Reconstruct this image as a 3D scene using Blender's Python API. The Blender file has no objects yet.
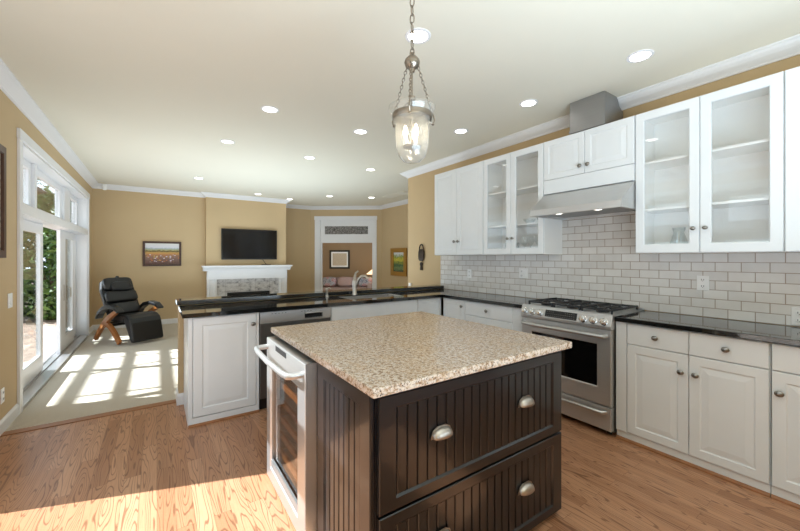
import bpy, bmesh, math, random
from mathutils import Vector, Matrix
random.seed(7)
PI = math.pi
sc = bpy.context.scene
COL = sc.collection

# ---------------------------------------------------------------- camera
cam_d = bpy.data.cameras.new('camera'); cam = bpy.data.objects.new('camera', cam_d); COL.objects.link(cam)
cam.location = (0, 0, 1.36)
cam.rotation_euler = (PI/2, 0, math.radians(-34.35))
cam_d.lens = 16.0; cam_d.sensor_width = 36.0; cam_d.shift_y = -0.0094
cam_d.clip_start = 0.02; cam_d.clip_end = 200
sc.camera = cam

# ---------------------------------------------------------------- world, sun, exposure
w = bpy.data.worlds.new('sky'); sc.world = w; w.use_nodes = True
bg = w.node_tree.nodes['Background']
bg.inputs['Color'].default_value = (0.72, 0.87, 1.0, 1); bg.inputs['Strength'].default_value = 2.0
sun_d = bpy.data.lights.new('sun', 'SUN'); sun = bpy.data.objects.new('sun', sun_d); COL.objects.link(sun)
EL = math.radians(38)
sun_dir = Vector((0.946*math.cos(EL), -0.324*math.cos(EL), -math.sin(EL)))
sun.rotation_euler = sun_dir.to_track_quat('-Z', 'Y').to_euler()
sun_d.energy = 13.0; sun_d.angle = math.radians(0.6); sun_d.color = (0.86, 0.93, 1.0)
def area(name, loc, direction, sx, sy, power, color=(1, 1, 1)):
    d = bpy.data.lights.new(name, 'AREA'); d.shape = 'RECTANGLE'; d.size = sx; d.size_y = sy
    d.energy = power; d.color = color
    o = bpy.data.objects.new(name, d); COL.objects.link(o); o.location = loc
    o.rotation_euler = Vector(direction).to_track_quat('-Z', 'Y').to_euler()
    return o
area('added_fill_kitchen', (0.9, -0.8, 1.1), (-0.15, 0.30, 1), 2.6, 1.8, 104, (0.68, 0.86, 1.0))  # added fill, aimed up so the kitchen ceiling spreads it
area('added_fill_family_room', (1.5, 6.3, 0.75), (0.0, 0.0, 1), 3.0, 3.2, 50, (0.72, 0.88, 1.0))  # unseen upward fill added to brighten the family room
sc.view_settings.view_transform = 'Standard'; sc.view_settings.look = 'None'
sc.view_settings.exposure = 0.60; sc.view_settings.gamma = 1.0; sc.view_settings.use_curve_mapping = False
sc.cycles.use_denoising = True
sc.cycles.max_bounces = 12; sc.cycles.diffuse_bounces = 6; sc.cycles.glossy_bounces = 5
sc.cycles.transparent_max_bounces = 16; sc.cycles.sample_clamp_indirect = 6.0
sc.cycles.caustics_reflective = False; sc.cycles.caustics_refractive = False

# ---------------------------------------------------------------- materials
def s2l(c):
    return tuple((x/255/12.92 if x/255 <= 0.04045 else ((x/255+0.055)/1.055)**2.4) for x in c) + (1,)
class NT:
    def __init__(s, name):
        s.m = bpy.data.materials.new(name); s.m.use_nodes = True; s.t = s.m.node_tree
        s.b = s.t.nodes['Principled BSDF']; s.out = s.t.nodes['Material Output']
    def n(s, typ, **kw):
        nd = s.t.nodes.new(typ)
        for k, v in kw.items():
            if k.startswith('i_'):
                key = k[2:]; key = int(key) if key.isdigit() else key.replace('_', ' ')
                if isinstance(v, bpy.types.NodeSocket): s.t.links.new(v, nd.inputs[key])
                else: nd.inputs[key].default_value = v
            else: setattr(nd, k, v)
        return nd
    def l(s, a, b): s.t.links.new(a, b)
    def coord(s): return s.n('ShaderNodeTexCoord').outputs['Object']
    def xyz(s, v=None):
        sp = s.n('ShaderNodeSeparateXYZ'); s.l(v or s.coord(), sp.inputs[0]); return sp.outputs
    def comb(s, x=0, y=0, z=0):
        c = s.n('ShaderNodeCombineXYZ')
        for i, v in enumerate((x, y, z)):
            if isinstance(v, bpy.types.NodeSocket): s.l(v, c.inputs[i])
            else: c.inputs[i].default_value = v
        return c.outputs[0]
    def math(s, op, a, b=0.0):
        m = s.n('ShaderNodeMath', operation=op)
        for i, v in enumerate((a, b)):
            if isinstance(v, bpy.types.NodeSocket): s.l(v, m.inputs[i])
            else: m.inputs[i].default_value = v
        return m.outputs[0]
    def ramp(s, fac, stops, interp='LINEAR'):
        r = s.n('ShaderNodeValToRGB'); r.color_ramp.interpolation = interp; e = r.color_ramp.elements
        while len(e) < len(stops): e.new(0.5)
        for el, (p, c) in zip(e, stops): el.position = p; el.color = c
        s.l(fac, r.inputs[0]); return r.outputs[0]
    def mix(s, fac, a, b, mode='MIX'):
        m = s.n('ShaderNodeMix', data_type='RGBA', blend_type=mode)
        for i, v in ((0, fac), (6, a), (7, b)):
            if isinstance(v, bpy.types.NodeSocket): s.l(v, m.inputs[i])
            else: m.inputs[i].default_value = v
        return m.outputs[2]
    def noise(s, vec, scale, detail=2, rough=0.5):
        return s.n('ShaderNodeTexNoise', i_Vector=vec, i_Scale=scale, i_Detail=detail, i_Roughness=rough).outputs[0]
    def bump(s, h, strength=0.2, dist=0.002):
        b = s.n('ShaderNodeBump', i_Height=h, i_Strength=strength, i_Distance=dist); s.l(b.outputs[0], s.b.inputs['Normal'])
    def set(s, color=None, rough=None, metal=None, spec=None, coat=None):
        for k, v in (('Base Color', color), ('Roughness', rough), ('Metallic', metal), ('Specular IOR Level', spec), ('Coat Weight', coat)):
            if v is None: continue
            if isinstance(v, bpy.types.NodeSocket): s.l(v, s.b.inputs[k])
            else: s.b.inputs[k].default_value = v
        return s
def simple(name, rgb, rough=0.5, metal=0.0, var=0.03, scale=6.0, spec=0.5, coat=0.0, bump=0.0, bscale=200):
    t = NT(name); co = t.coord()
    f = t.noise(co, scale, 3)
    c = s2l(rgb); lo = tuple(max(0, x*(1-var)) for x in c[:3])+(1,); hi = tuple(min(1, x*(1+var)) for x in c[:3])+(1,)
    t.set(t.ramp(f, [(0.3, lo), (0.7, hi)]), rough, metal, spec, coat)
    if bump: t.bump(t.noise(co, bscale, 2), bump, 0.001)
    return t.m
def emit(name, rgb, strength):
    t = NT(name); t.set((0, 0, 0, 1), 0.5)
    t.b.inputs['Emission Color'].default_value = rgb+(1,); t.b.inputs['Emission Strength'].default_value = strength
    return t.m
M = {}
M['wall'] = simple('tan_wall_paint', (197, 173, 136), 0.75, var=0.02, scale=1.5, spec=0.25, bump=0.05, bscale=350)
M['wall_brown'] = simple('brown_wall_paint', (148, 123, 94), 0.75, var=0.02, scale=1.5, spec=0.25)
M['ceiling'] = simple('cream_ceiling_paint', (223, 218, 203), 0.9, var=0.01, scale=1.2, spec=0.15, bump=0.06, bscale=300)
M['trim'] = simple('white_trim_paint', (228, 228, 230), 0.35, var=0.01)
M['cab'] = simple('white_cabinet_paint', (227, 231, 234), 0.32, var=0.012)
M['cabin'] = simple('white_cabinet_interior', (246, 246, 244), 0.45, var=0.01)
M['dark'] = simple('black_plastic', (22, 22, 24), 0.4)
M['blackgap'] = simple('dark_recess', (14, 13, 13), 0.8)
M['knob'] = simple('pewter_knob', (150, 147, 142), 0.28, 1.0, var=0.05, scale=60)
M['nickel'] = simple('brushed_nickel', (186, 178, 168), 0.38, 1.0, var=0.05, scale=80)
M['oldnickel'] = simple('aged_nickel', (150, 140, 128), 0.32, 1.0, var=0.12, scale=60)
M['chrome'] = simple('polished_chrome', (215, 215, 215), 0.12, 1.0, var=0.02)
M['espresso'] = simple('espresso_paint', (22, 21, 23), 0.28, var=0.06, scale=40, coat=0.45, spec=0.45)
M['leather'] = simple('black_leather', (20, 21, 23), 0.38, var=0.15, scale=12, bump=0.12, bscale=260)
M['oakframe'] = simple('honey_wood', (158, 98, 48), 0.35, var=0.18, scale=14)
M['shoe'] = simple('oak_shoe_moulding', (150, 100, 62), 0.4, var=0.12, scale=20)
M['plastic'] = simple('white_plastic', (240, 240, 240), 0.35, var=0.005)
M['iron'] = simple('cast_iron', (38, 39, 42), 0.45, var=0.1, scale=60, bump=0.1)
M['screen'] = simple('tv_screen', (16, 15, 16), 0.12, var=0.02, spec=0.5)
M['oven_glass'] = simple('oven_glass', (10, 10, 11), 0.06, var=0.02, spec=0.6)
M['copper'] = simple('old_bronze', (70, 60, 52), 0.45, 0.8, var=0.1, scale=40)
M['gold'] = simple('gilt_frame', (176, 132, 62), 0.4, 0.35, var=0.18, scale=50, bump=0.2, bscale=80)
M['darkwood'] = simple('dark_frame_wood', (70, 44, 30), 0.4, var=0.2, scale=30)
M['blackframe'] = simple('black_frame', (22, 18, 18), 0.35)
M['sofa'] = simple('mauve_sofa_fabric', (150, 128, 120), 0.9, var=0.08, scale=30, bump=0.3, bscale=400)
M['pinkcushion'] = simple('dusty_pink_fabric', (168, 142, 136), 0.9, var=0.06, scale=40, bump=0.3, bscale=400)
M['bark'] = simple('bark', (96, 78, 62), 0.9, var=0.3, scale=12, bump=0.6, bscale=30)
M['pergola'] = simple('brown_pergola_stain', (92, 62, 46), 0.7, var=0.2, scale=15)
M['lens'] = emit('can_light_lens', (1.0, 0.96, 0.88), 6.0)
M['bulb'] = emit('candle_bulb', (1.0, 0.86, 0.62), 22.0)
M['hoodlens'] = emit('hood_light_lens', (1.0, 0.95, 0.85), 5.0)
M['shade'] = emit('warm_lamp_shade', (1.0, 0.72, 0.42), 1.3)

def steel(name, rgb, rough, metal=1.0, axis='z'):
    t = NT(name); x, y, z = t.xyz()
    v = t.comb(t.math('MULTIPLY', x, 3), t.math('MULTIPLY', y, 3), t.math('MULTIPLY', z, 400)) if axis == 'z' else \
        t.comb(t.math('MULTIPLY', x, 400), t.math('MULTIPLY', y, 400), t.math('MULTIPLY', z, 3))
    f = t.noise(v, 1.0, 2)
    c = s2l(rgb)
    t.set(t.ramp(f, [(0.3, tuple(q*0.93 for q in c[:3])+(1,)), (0.7, c)]), rough, metal)
    t.bump(f, 0.06, 0.0006); return t.m
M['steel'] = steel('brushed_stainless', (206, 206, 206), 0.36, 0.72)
M['steel_dark'] = steel('mid_grey_stainless', (156, 156, 156), 0.42, 0.75)  # darker grey steel for the duct, filter, grille and range body
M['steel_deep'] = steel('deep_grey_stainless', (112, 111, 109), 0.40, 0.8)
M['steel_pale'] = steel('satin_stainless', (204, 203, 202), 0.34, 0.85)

def glass(name, tint=(1, 1, 1), refl=0.9, rough=0.0, base=0.04):
    t = NT(name); t.t.nodes.remove(t.b)
    tr = t.n('ShaderNodeBsdfTransparent'); tr.inputs[0].default_value = tint+(1,)
    gl = t.n('ShaderNodeBsdfGlossy'); gl.inputs['Roughness'].default_value = rough
    lw = t.n('ShaderNodeLayerWeight'); lw.inputs['Blend'].default_value = 0.5
    f = t.math('ADD', t.math('MULTIPLY', t.math('POWER', lw.outputs['Facing'], 5.0), refl), base)
    mx = t.n('ShaderNodeMixShader'); t.l(f, mx.inputs[0]); t.l(tr.outputs[0], mx.inputs[1]); t.l(gl.outputs[0], mx.inputs[2])
    t.l(mx.outputs[0], t.out.inputs[0]); return t.m
M['pane'] = glass('window_glass', (0.97, 0.98, 0.97), 0.8)
M['cabglass'] = glass('cabinet_glass', (0.98, 0.98, 0.98), 1.0, 0.0, 0.045)
M['coolglass'] = glass('cooler_glass', (0.80, 0.78, 0.76), 1.0, 0.0, 0.1)
M['ware'] = glass('drinking_glass', (0.93, 0.95, 0.95), 1.5, 0.02, 0.10)
M['bellglass'] = glass('bell_jar_glass', (0.97, 0.97, 0.96), 1.0, 0.02, 0.05)
def seeded(m):                       # hand blown glass: a little of the light scatters in the wall
    t = m.node_tree; out = t.nodes['Material Output']; cur = out.inputs[0].links[0].from_socket
    tl = t.nodes.new('ShaderNodeBsdfTranslucent'); tl.inputs[0].default_value = (0.95, 0.94, 0.92, 1)
    df = t.nodes.new('ShaderNodeBsdfDiffuse'); df.inputs[0].default_value = (0.95, 0.94, 0.92, 1)
    a = t.nodes.new('ShaderNodeMixShader'); t.links.new(tl.outputs[0], a.inputs[1]); t.links.new(df.outputs[0], a.inputs[2])
    mx = t.nodes.new('ShaderNodeMixShader'); mx.inputs[0].default_value = 0.10
    t.links.new(cur, mx.inputs[1]); t.links.new(a.outputs[0], mx.inputs[2]); t.links.new(mx.outputs[0], out.inputs[0])
seeded(M['bellglass'])

def wood_floor():
    t = NT('oak_strip_floor'); x, y, z = t.xyz()
    br = t.n('ShaderNodeTexBrick', offset=0.37, offset_frequency=2, squash=1.0)
    br.inputs['Color1'].default_value = (0, 0, 0, 1); br.inputs['Color2'].default_value = (1, 1, 1, 1); br.inputs['Mortar'].default_value = (0.5, 0.5, 0.5, 1)
    t.l(t.comb(y, x, 0), br.inputs['Vector'])
    for k, v in (('Scale', 1.0), ('Mortar Size', 0.0009), ('Mortar Smooth', 0.1), ('Bias', 0.0), ('Brick Width', 1.05), ('Row Height', 0.083)): br.inputs[k].default_value = v
    rnd = t.n('ShaderNodeRGBToBW'); t.l(br.outputs['Color'], rnd.inputs[0]); rnd = rnd.outputs[0]
    row = t.math('FLOOR', t.math('DIVIDE', x, 0.083))
    zz = t.math('ADD', t.math('MULTIPLY', rnd, 17.0), t.math('MULTIPLY', row, 3.7))
    n1 = t.noise(t.comb(t.math('MULTIPLY', x, 12.0), t.math('MULTIPLY', y, 1.15), zz), 1.0, 1.5, 0.45)
    ring = t.math('SINE', t.math('MULTIPLY', n1, 110.0))
    ring = t.ramp(ring, [(0.62, (0, 0, 0, 1)), (0.97, (1, 1, 1, 1))])
    fine = t.noise(t.comb(t.math('MULTIPLY', x, 160.0), t.math('MULTIPLY', y, 5.0), zz), 1.0, 3, 0.6)
    tone = t.ramp(rnd, [(0.0, s2l((162, 114, 82))), (0.5, s2l((180, 131, 97))), (1.0, s2l((195, 148, 114)))])
    c = t.mix(t.math('MULTIPLY', ring, 0.68), tone, s2l((100, 60, 38)))
    c = t.mix(t.math('MULTIPLY', t.ramp(fine, [(0.45, (0, 0, 0, 1)), (0.75, (1, 1, 1, 1))]), 0.28), c, s2l((120, 74, 46)))
    c = t.mix(t.math('MULTIPLY', br.outputs['Fac'], 0.55), c, s2l((80, 46, 28)))
    t.set(c, 0.30, 0.0, 0.45)
    t.bump(ring, 0.04, 0.001)
    return t.m
M['floor'] = wood_floor()
def granite():
    t = NT('speckled_granite'); co = t.coord()
    a = t.noise(co, 62, 4, 0.72); b = t.noise(co, 150, 3, 0.65); big = t.noise(co, 9, 3)
    c = t.ramp(a, [(0.33, s2l((96, 70, 52))), (0.42, s2l((164, 132, 102))), (0.50, s2l((202, 183, 164))), (0.62, s2l((216, 203, 190))), (0.72, s2l((158, 126, 96)))])
    c = t.mix(t.math('MULTIPLY', t.ramp(big, [(0.45, (0, 0, 0, 1)), (0.7, (1, 1, 1, 1))]), 0.30), c, s2l((200, 166, 128)))
    c = t.mix(t.math('MULTIPLY', t.ramp(b, [(0.55, (0, 0, 0, 1)), (0.62, (1, 1, 1, 1))]), 0.8), c, s2l((96, 78, 68)))
    v = t.n('ShaderNodeTexVoronoi', i_Vector=co, i_Scale=85.0).outputs['Distance']
    dk = t.math('MULTIPLY', t.ramp(v, [(0.16, (1, 1, 1, 1)), (0.28, (0, 0, 0, 1))]), t.ramp(t.noise(co, 24, 2), [(0.46, (0, 0, 0, 1)), (0.56, (1, 1, 1, 1))]))
    c = t.mix(dk, c, s2l((66, 54, 48)))
    t.set(c, 0.22, 0.0, 0.5); return t.m
M['granite'] = granite()
def black_granite():
    t = NT('black_granite'); co = t.coord(); a = t.noise(co, 160, 3, 0.7)
    t.set(t.ramp(a, [(0.5, s2l((24, 24, 24))), (0.72, s2l((40, 40, 38))), (0.8, s2l((84, 84, 78)))]), 0.06, 0.0, 1.0, 0.15); return t.m
M['blackgranite'] = black_granite()
def tile():
    t = NT('white_subway_tile'); x, y, z = t.xyz()
    v = t.comb(y, t.math('SUBTRACT', z, 0.92), 0)
    br = t.n('ShaderNodeTexBrick', offset=0.5, offset_frequency=2)
    t.l(v, br.inputs['Vector'])
    br.inputs['Color1'].default_value = s2l((226, 223, 219)); br.inputs['Color2'].default_value = s2l((210, 206, 202)); br.inputs['Mortar'].default_value = s2l((156, 138, 120))
    for k, q in (('Scale', 1.0), ('Mortar Size', 0.0028), ('Mortar Smooth', 0.15), ('Bias', 0.0), ('Brick Width', 0.142), ('Row Height', 0.068)): br.inputs[k].default_value = q
    mot = t.noise(t.coord(), 14, 3)
    c = t.mix(0.12, br.outputs['Color'], t.ramp(mot, [(0.3, s2l((190, 184, 176))), (0.7, s2l((238, 236, 232)))]))
    t.set(c, 0.18, 0.0, 0.5)
    t.bump(t.math('ADD', t.math('SUBTRACT', 1.0, br.outputs['Fac']), t.math('MULTIPLY', mot, 0.5)), 0.35, 0.003); return t.m
M['tile'] = tile()
def carpet():
    t = NT('beige_carpet'); x, y, z = t.xyz(); co = t.coord()
    wv = t.math('MULTIPLY', t.math('SINE', t.math('MULTIPLY', x, 260)), t.math('SINE', t.math('MULTIPLY', y, 260)))
    n = t.noise(co, 220, 3, 0.7)
    c = t.ramp(t.math('ADD', t.math('MULTIPLY', wv, 0.25), n), [(0.25, s2l((176, 164, 146))), (0.7, s2l((218, 209, 194)))])
    t.set(c, 0.95, 0.0, 0.1); t.bump(t.math('ADD', wv, n), 0.7, 0.004); return t.m
M['carpet'] = carpet()
def leaf(name, lo, hi):
    t = NT(name); f = t.noise(t.coord(), 9, 3)
    t.set(t.ramp(f, [(0.3, s2l(lo)), (0.7, s2l(hi))]), 0.5, 0, 0.4); return t.m
M['leaf'] = leaf('shrub_leaves', (42, 66, 26), (96, 122, 56))
M['leaf_pale'] = leaf('tree_leaves', (74, 96, 40), (142, 150, 84))
def patio():
    t = NT('patio_pavers'); x, y, z = t.xyz()
    br = t.n('ShaderNodeTexBrick', offset=0.5); t.l(t.comb(x, y, 0), br.inputs['Vector'])
    br.inputs['Color1'].default_value = s2l((176, 152, 134)); br.inputs['Color2'].default_value = s2l((140, 120, 106)); br.inputs['Mortar'].default_value = s2l((110, 98, 88))
    for k, q in (('Scale', 1.0), ('Mortar Size', 0.006), ('Brick Width', 0.22), ('Row Height', 0.11)): br.inputs[k].default_value = q
    t.set(br.outputs['Color'], 0.9); return t.m
M['patio'] = patio()
def marble():
    t = NT('grey_marble_tile'); x, y, z = t.xyz()
    n = t.noise(t.comb(t.math('MULTIPLY', x, 9), 0, t.math('MULTIPLY', z, 14)), 1.0, 5, 0.75)
    br = t.n('ShaderNodeTexBrick', offset=0.0); t.l(t.comb(x, z, 0), br.inputs['Vector'])
    for k, q in (('Scale', 1.0), ('Mortar Size', 0.003), ('Brick Width', 0.31), ('Row Height', 0.31)): br.inputs[k].default_value = q
    c = t.ramp(n, [(0.36, s2l((120, 118, 122))), (0.46, s2l((188, 186, 186))), (0.62, s2l((214, 212, 212))), (0.72, s2l((150, 148, 156)))])
    t.set(t.mix(t.math('MULTIPLY', br.outputs['Fac'], 0.6), c, s2l((120, 116, 112))), 0.3); return t.m
M['marble'] = marble()
def seeded_panel():
    t = NT('leaded_transom_glass'); x, y, z = t.xyz()
    n = t.noise(t.comb(t.math('MULTIPLY', x, 26), 0, t.math('MULTIPLY', z, 26)), 1.0, 3, 0.7)
    v = t.n('ShaderNodeTexVoronoi', feature='DISTANCE_TO_EDGE', i_Vector=t.comb(x, 0, z), i_Scale=14.0).outputs['Distance']
    c = t.ramp(n, [(0.35, s2l((92, 88, 86))), (0.5, s2l((124, 120, 117))), (0.65, s2l((156, 152, 148)))])
    c = t.mix(t.ramp(v, [(0.02, (1, 1, 1, 1)), (0.06, (0, 0, 0, 1))]), c, s2l((70, 66, 64)))
    t.set(c, 0.2, 0, 0.5); return t.m
M['leaded'] = seeded_panel()
def flower_field():   # local x across 0..1, z up 0..1 scaled by caller through object size
    t = NT('flower_field_canvas'); g = t.n('ShaderNodeTexCoord').outputs['Generated']; x, y, z = t.xyz(g)
    n = t.noise(t.comb(t.math('MULTIPLY', x, 9), 0, t.math('MULTIPLY', z, 9)), 1.0, 4, 0.7)
    zz = t.math('ADD', z, t.math('MULTIPLY', t.math('SUBTRACT', n, 0.5), 0.16))
    base = t.ramp(zz, [(0.0, s2l((92, 60, 48))), (0.25, s2l((124, 94, 82))), (0.42, s2l((150, 110, 84))), (0.50, s2l((196, 142, 76))), (0.58, s2l((184, 150, 84))), (0.63, s2l((60, 56, 34))), (0.67, s2l((170, 160, 104))), (0.74, s2l((160, 172, 170))), (0.80, s2l((214, 214, 222))), (1.0, s2l((228, 226, 222)))])
    sp = t.n('ShaderNodeTexVoronoi', i_Vector=t.comb(t.math('MULTIPLY', x, 1.4), 0, t.math('MULTIPLY', z, 1.8)), i_Scale=9.0)
    spot = t.math('MULTIPLY', t.ramp(sp.outputs['Distance'], [(0.28, (1, 1, 1, 1)), (0.42, (0, 0, 0, 1))]), t.ramp(z, [(0.08, (0, 0, 0, 1)), (0.14, (1, 1, 1, 1)), (0.46, (1, 1, 1, 1)), (0.5, (0, 0, 0, 1))]))
    pick = t.n('ShaderNodeRGBToBW'); t.l(sp.outputs['Color'], pick.inputs[0])
    fl = t.ramp(pick.outputs[0], [(0.0, s2l((214, 200, 214))), (0.42, s2l((170, 150, 170))), (0.58, s2l((220, 186, 80))), (0.72, s2l((190, 110, 60)))], 'CONSTANT')
    t.set(t.mix(spot, base, fl), 0.6); return t.m
M['flowers'] = flower_field()
def garden():
    t = NT('garden_canvas'); g = t.n('ShaderNodeTexCoord').outputs['Generated']; x, y, z = t.xyz(g)
    n = t.noise(t.comb(t.math('MULTIPLY', x, 8), 0, t.math('MULTIPLY', z, 9)), 1.0, 4, 0.75)
    zz = t.math('ADD', z, t.math('MULTIPLY', t.math('SUBTRACT', n, 0.5), 0.8))
    t.set(t.ramp(zz, [(0.0, s2l((70, 82, 62))), (0.2, s2l((120, 136, 84))), (0.35, s2l((52, 92, 66))), (0.5, s2l((150, 150, 60))), (0.62, s2l((210, 196, 70))), (0.75, s2l((120, 140, 60))), (0.9, s2l((220, 222, 220)))]), 0.6); return t.m
M['garden'] = garden()
def printed():
    t = NT('printed_sheet'); g = t.n('ShaderNodeTexCoord').outputs['Generated']; x, y, z = t.xyz(g)
    ln = t.math('SINE', t.math('MULTIPLY', z, 90)); n = t.noise(t.comb(t.math('MULTIPLY', x, 40), 0, t.math('MULTIPLY', z, 14)), 1.0, 2)
    f = t.math('MULTIPLY', t.ramp(ln, [(0.4, (0, 0, 0, 1)), (0.6, (1, 1, 1, 1))]), t.ramp(n, [(0.42, (0, 0, 0, 1)), (0.5, (1, 1, 1, 1))]))
    t.set(t.mix(t.math('MULTIPLY', f, 0.6), s2l((206, 190, 166)), s2l((96, 82, 70))), 0.6); return t.m
M['printed'] = printed()
def patterned():
    t = NT('medallion_fabric'); co = t.coord()
    v = t.n('ShaderNodeTexVoronoi', i_Vector=co, i_Scale=9.0); pk = t.n('ShaderNodeRGBToBW'); t.l(v.outputs['Color'], pk.inputs[0])
    rg = t.math('SINE', t.math('MULTIPLY', v.outputs['Distance'], 60))
    c = t.ramp(pk.outputs[0], [(0.0, s2l((70, 82, 104))), (0.4, s2l((150, 80, 84))), (0.6, s2l((120, 128, 140)))], 'CONSTANT')
    t.set(t.mix(t.ramp(rg, [(0.45, (0, 0, 0, 1)), (0.55, (1, 1, 1, 1))]), c, s2l((206, 200, 200))), 0.9); return t.m
M['patterned'] = patterned()

# ---------------------------------------------------------------- mesh helpers
class MB:
    def __init__(s): s.v = []; s.f = []; s.sm = []
    def add(s, vs, fs, smooth=False):
        o = len(s.v); s.v += [tuple(p) for p in vs]
        for f in fs: s.f.append(tuple(i+o for i in f)); s.sm.append(smooth)
        return s
    def box(s, x0, x1, y0, y1, z0, z1):
        if x0 > x1: x0, x1 = x1, x0
        if y0 > y1: y0, y1 = y1, y0
        if z0 > z1: z0, z1 = z1, z0
        return s.add([(x0,y0,z0),(x1,y0,z0),(x1,y1,z0),(x0,y1,z0),(x0,y0,z1),(x1,y0,z1),(x1,y1,z1),(x0,y1,z1)],
              [(0,3,2,1),(4,5,6,7),(0,1,5,4),(1,2,6,5),(2,3,7,6),(3,0,4,7)])
    def prism(s, poly, axis, a, b, smooth=False):
        n = len(poly)
        def pt(p, q): return {'x': (q, p[0], p[1]), 'y': (p[0], q, p[1]), 'z': (p[0], p[1], q)}[axis]
        vs = [pt(p, a) for p in poly]+[pt(p, b) for p in poly]
        fs = [tuple(range(n))[::-1], tuple(range(n, 2*n))]+[(i, (i+1) % n, n+(i+1) % n, n+i) for i in range(n)]
        o = len(s.f); s.add(vs, fs)
        if smooth:
            for i in range(o+2, len(s.f)): s.sm[i] = True
        return s
    def lathe(s, prof, c=(0,0,0), axis='z', seg=24, sx=1.0, sy=1.0):
        vs = []; fs = []; m = len(prof)
        for k in range(seg):
            a = 2*PI*k/seg
            for r, h in prof:
                p, q = r*math.cos(a)*sx, r*math.sin(a)*sy
                vs.append({'z': (c[0]+p, c[1]+q, c[2]+h), 'y': (c[0]+p, c[1]+h, c[2]+q), 'x': (c[0]+h, c[1]+p, c[2]+q)}[axis])
        for k in range(seg):
            k2 = (k+1) % seg
            for j in range(m-1): fs.append((k*m+j, k2*m+j, k2*m+j+1, k*m+j+1))
        if prof[0][0] > 1e-6: fs.append(tuple(k*m for k in range(seg)))
        if prof[-1][0] > 1e-6: fs.append(tuple(k*m+m-1 for k in range(seg)))
        return s.add(vs, fs, True)
    def shell(s, prof, c=(0,0,0), seg=24):      # open lathe, no caps
        m = len(prof); vs = []; fs = []
        for k in range(seg):
            a = 2*PI*k/seg
            for r, h in prof: vs.append((c[0]+r*math.cos(a), c[1]+r*math.sin(a), c[2]+h))
        for k in range(seg):
            k2 = (k+1) % seg
            for j in range(m-1): fs.append((k*m+j, k2*m+j, k2*m+j+1, k*m+j+1))
        return s.add(vs, fs, True)
    def tube(s, path, r, seg=10, closed=False, ry=None):
        pts = [Vector(p) for p in path]; n = len(pts); vs = []; fs = []
        rs = r if isinstance(r, (list, tuple)) else [r]*n
        up = None
        for i, p in enumerate(pts):
            if closed: t = (pts[(i+1) % n]-pts[i-1])
            else: t = pts[min(i+1, n-1)]-pts[max(i-1, 0)]
            t.normalize()
            if up is None:
                up = Vector((0,0,1)) if abs(t.z) < 0.9 else Vector((1,0,0))
            side = t.cross(up).normalized(); up = side.cross(t).normalized()
            for k in range(seg):
                a = 2*PI*k/seg
                vs.append(p+side*math.cos(a)*rs[i]+up*math.sin(a)*(rs[i] if ry is None else ry))
        for i in range(n if closed else n-1):
            j = (i+1) % n
            for k in range(seg): fs.append((i*seg+k, i*seg+(k+1) % seg, j*seg+(k+1) % seg, j*seg+k))
        if not closed: fs += [tuple(range(seg))[::-1], tuple(range((n-1)*seg, n*seg))]
        return s.add(vs, fs, True)
    def panel(s, x0, x1, z0, z1, loops):        # nested rectangular loops (inset, y), last one filled; faces -y
        vs = []; fs = []
        for ins, y in loops: vs += [(x0+ins, y, z0+ins), (x1-ins, y, z0+ins), (x1-ins, y, z1-ins), (x0+ins, y, z1-ins)]
        for i in range(len(loops)-1):
            for k in range(4): fs.append((i*4+k, i*4+(k+1) % 4, i*4+4+(k+1) % 4, i*4+4+k))
        e = (len(loops)-1)*4; fs.append((e, e+1, e+2, e+3)); fs.append((3, 2, 1, 0))
        return s.add(vs, fs)
    def frame(s, x0, x1, z0, z1, y0, y1, wl, wr=None, wb=None, wt=None, bev=0.006):   # rectangular frame with a hole
        wr = wl if wr is None else wr; wb = wl if wb is None else wb; wt = wl if wt is None else wt
        def rect(a, y, ext=0): 
            return [(x0+a*wl+ext, y, z0+a*wb+ext), (x1-a*wr-ext, y, z0+a*wb+ext), (x1-a*wr-ext, y, z1-a*wt-ext), (x0+a*wl+ext, y, z1-a*wt-ext)]
        L = [rect(0, y1), rect(0, y0+0.003), rect(0, y0, 0.003), rect(1, y0, -bev), rect(1, y0+bev), rect(1, y1)]
        vs = [p for r in L for p in r]; n = len(L); fs = []
        for i in range(n):
            j = (i+1) % n
            for k in range(4): fs.append((i*4+k, i*4+(k+1) % 4, j*4+(k+1) % 4, j*4+k))
        return s.add(vs, fs)
    def sweep(s, path, prof, closed=False):     # plan polyline, room on the right side; prof = (offset into room, z)
        n = len(path); m = len(prof); vs = []; fs = []
        P_ = [Vector(p) for p in path]
        for i in range(n):
            d0 = (P_[i]-P_[i-1]).normalized() if i > 0 else None
            d1 = (P_[i+1]-P_[i]).normalized() if i < n-1 else None
            if d0 is None: d0 = d1
            if d1 is None: d1 = d0
            n0 = Vector((d0.y, -d0.x)); n1 = Vector((d1.y, -d1.x))
            b = (n0+n1); b.normalize(); sc_ = 1/max(0.25, b.dot(n0))
            for o, z in prof: q = P_[i]+b*(o*sc_); vs.append((q.x, q.y, z))
        for i in range(n-1):
            for j in range(m): fs.append((i*m+j, i*m+(j+1) % m, (i+1)*m+(j+1) % m, (i+1)*m+j))
        fs += [tuple(range(m))[::-1], tuple(range((n-1)*m, n*m))]
        return s.add(vs, fs)
    def cushion(s, cx, cy, cz, hx, hy, hz, p=4.0, seg=20, rings=12):   # superellipsoid
        vs = []; fs = []
        def g(v): return math.copysign(abs(v)**(2/p), v)
        for i in range(rings+1):
            ph = -PI/2+PI*i/rings
            for k in range(seg):
                th = 2*PI*k/seg
                vs.append((cx+hx*g(math.cos(ph))*g(math.cos(th)), cy+hy*g(math.cos(ph))*g(math.sin(th)), cz+hz*g(math.sin(ph))))
        for i in range(rings):
            for k in range(seg): fs.append((i*seg+k, i*seg+(k+1) % seg, (i+1)*seg+(k+1) % seg, (i+1)*seg+k))
        return s.add(vs, fs, True)
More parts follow.
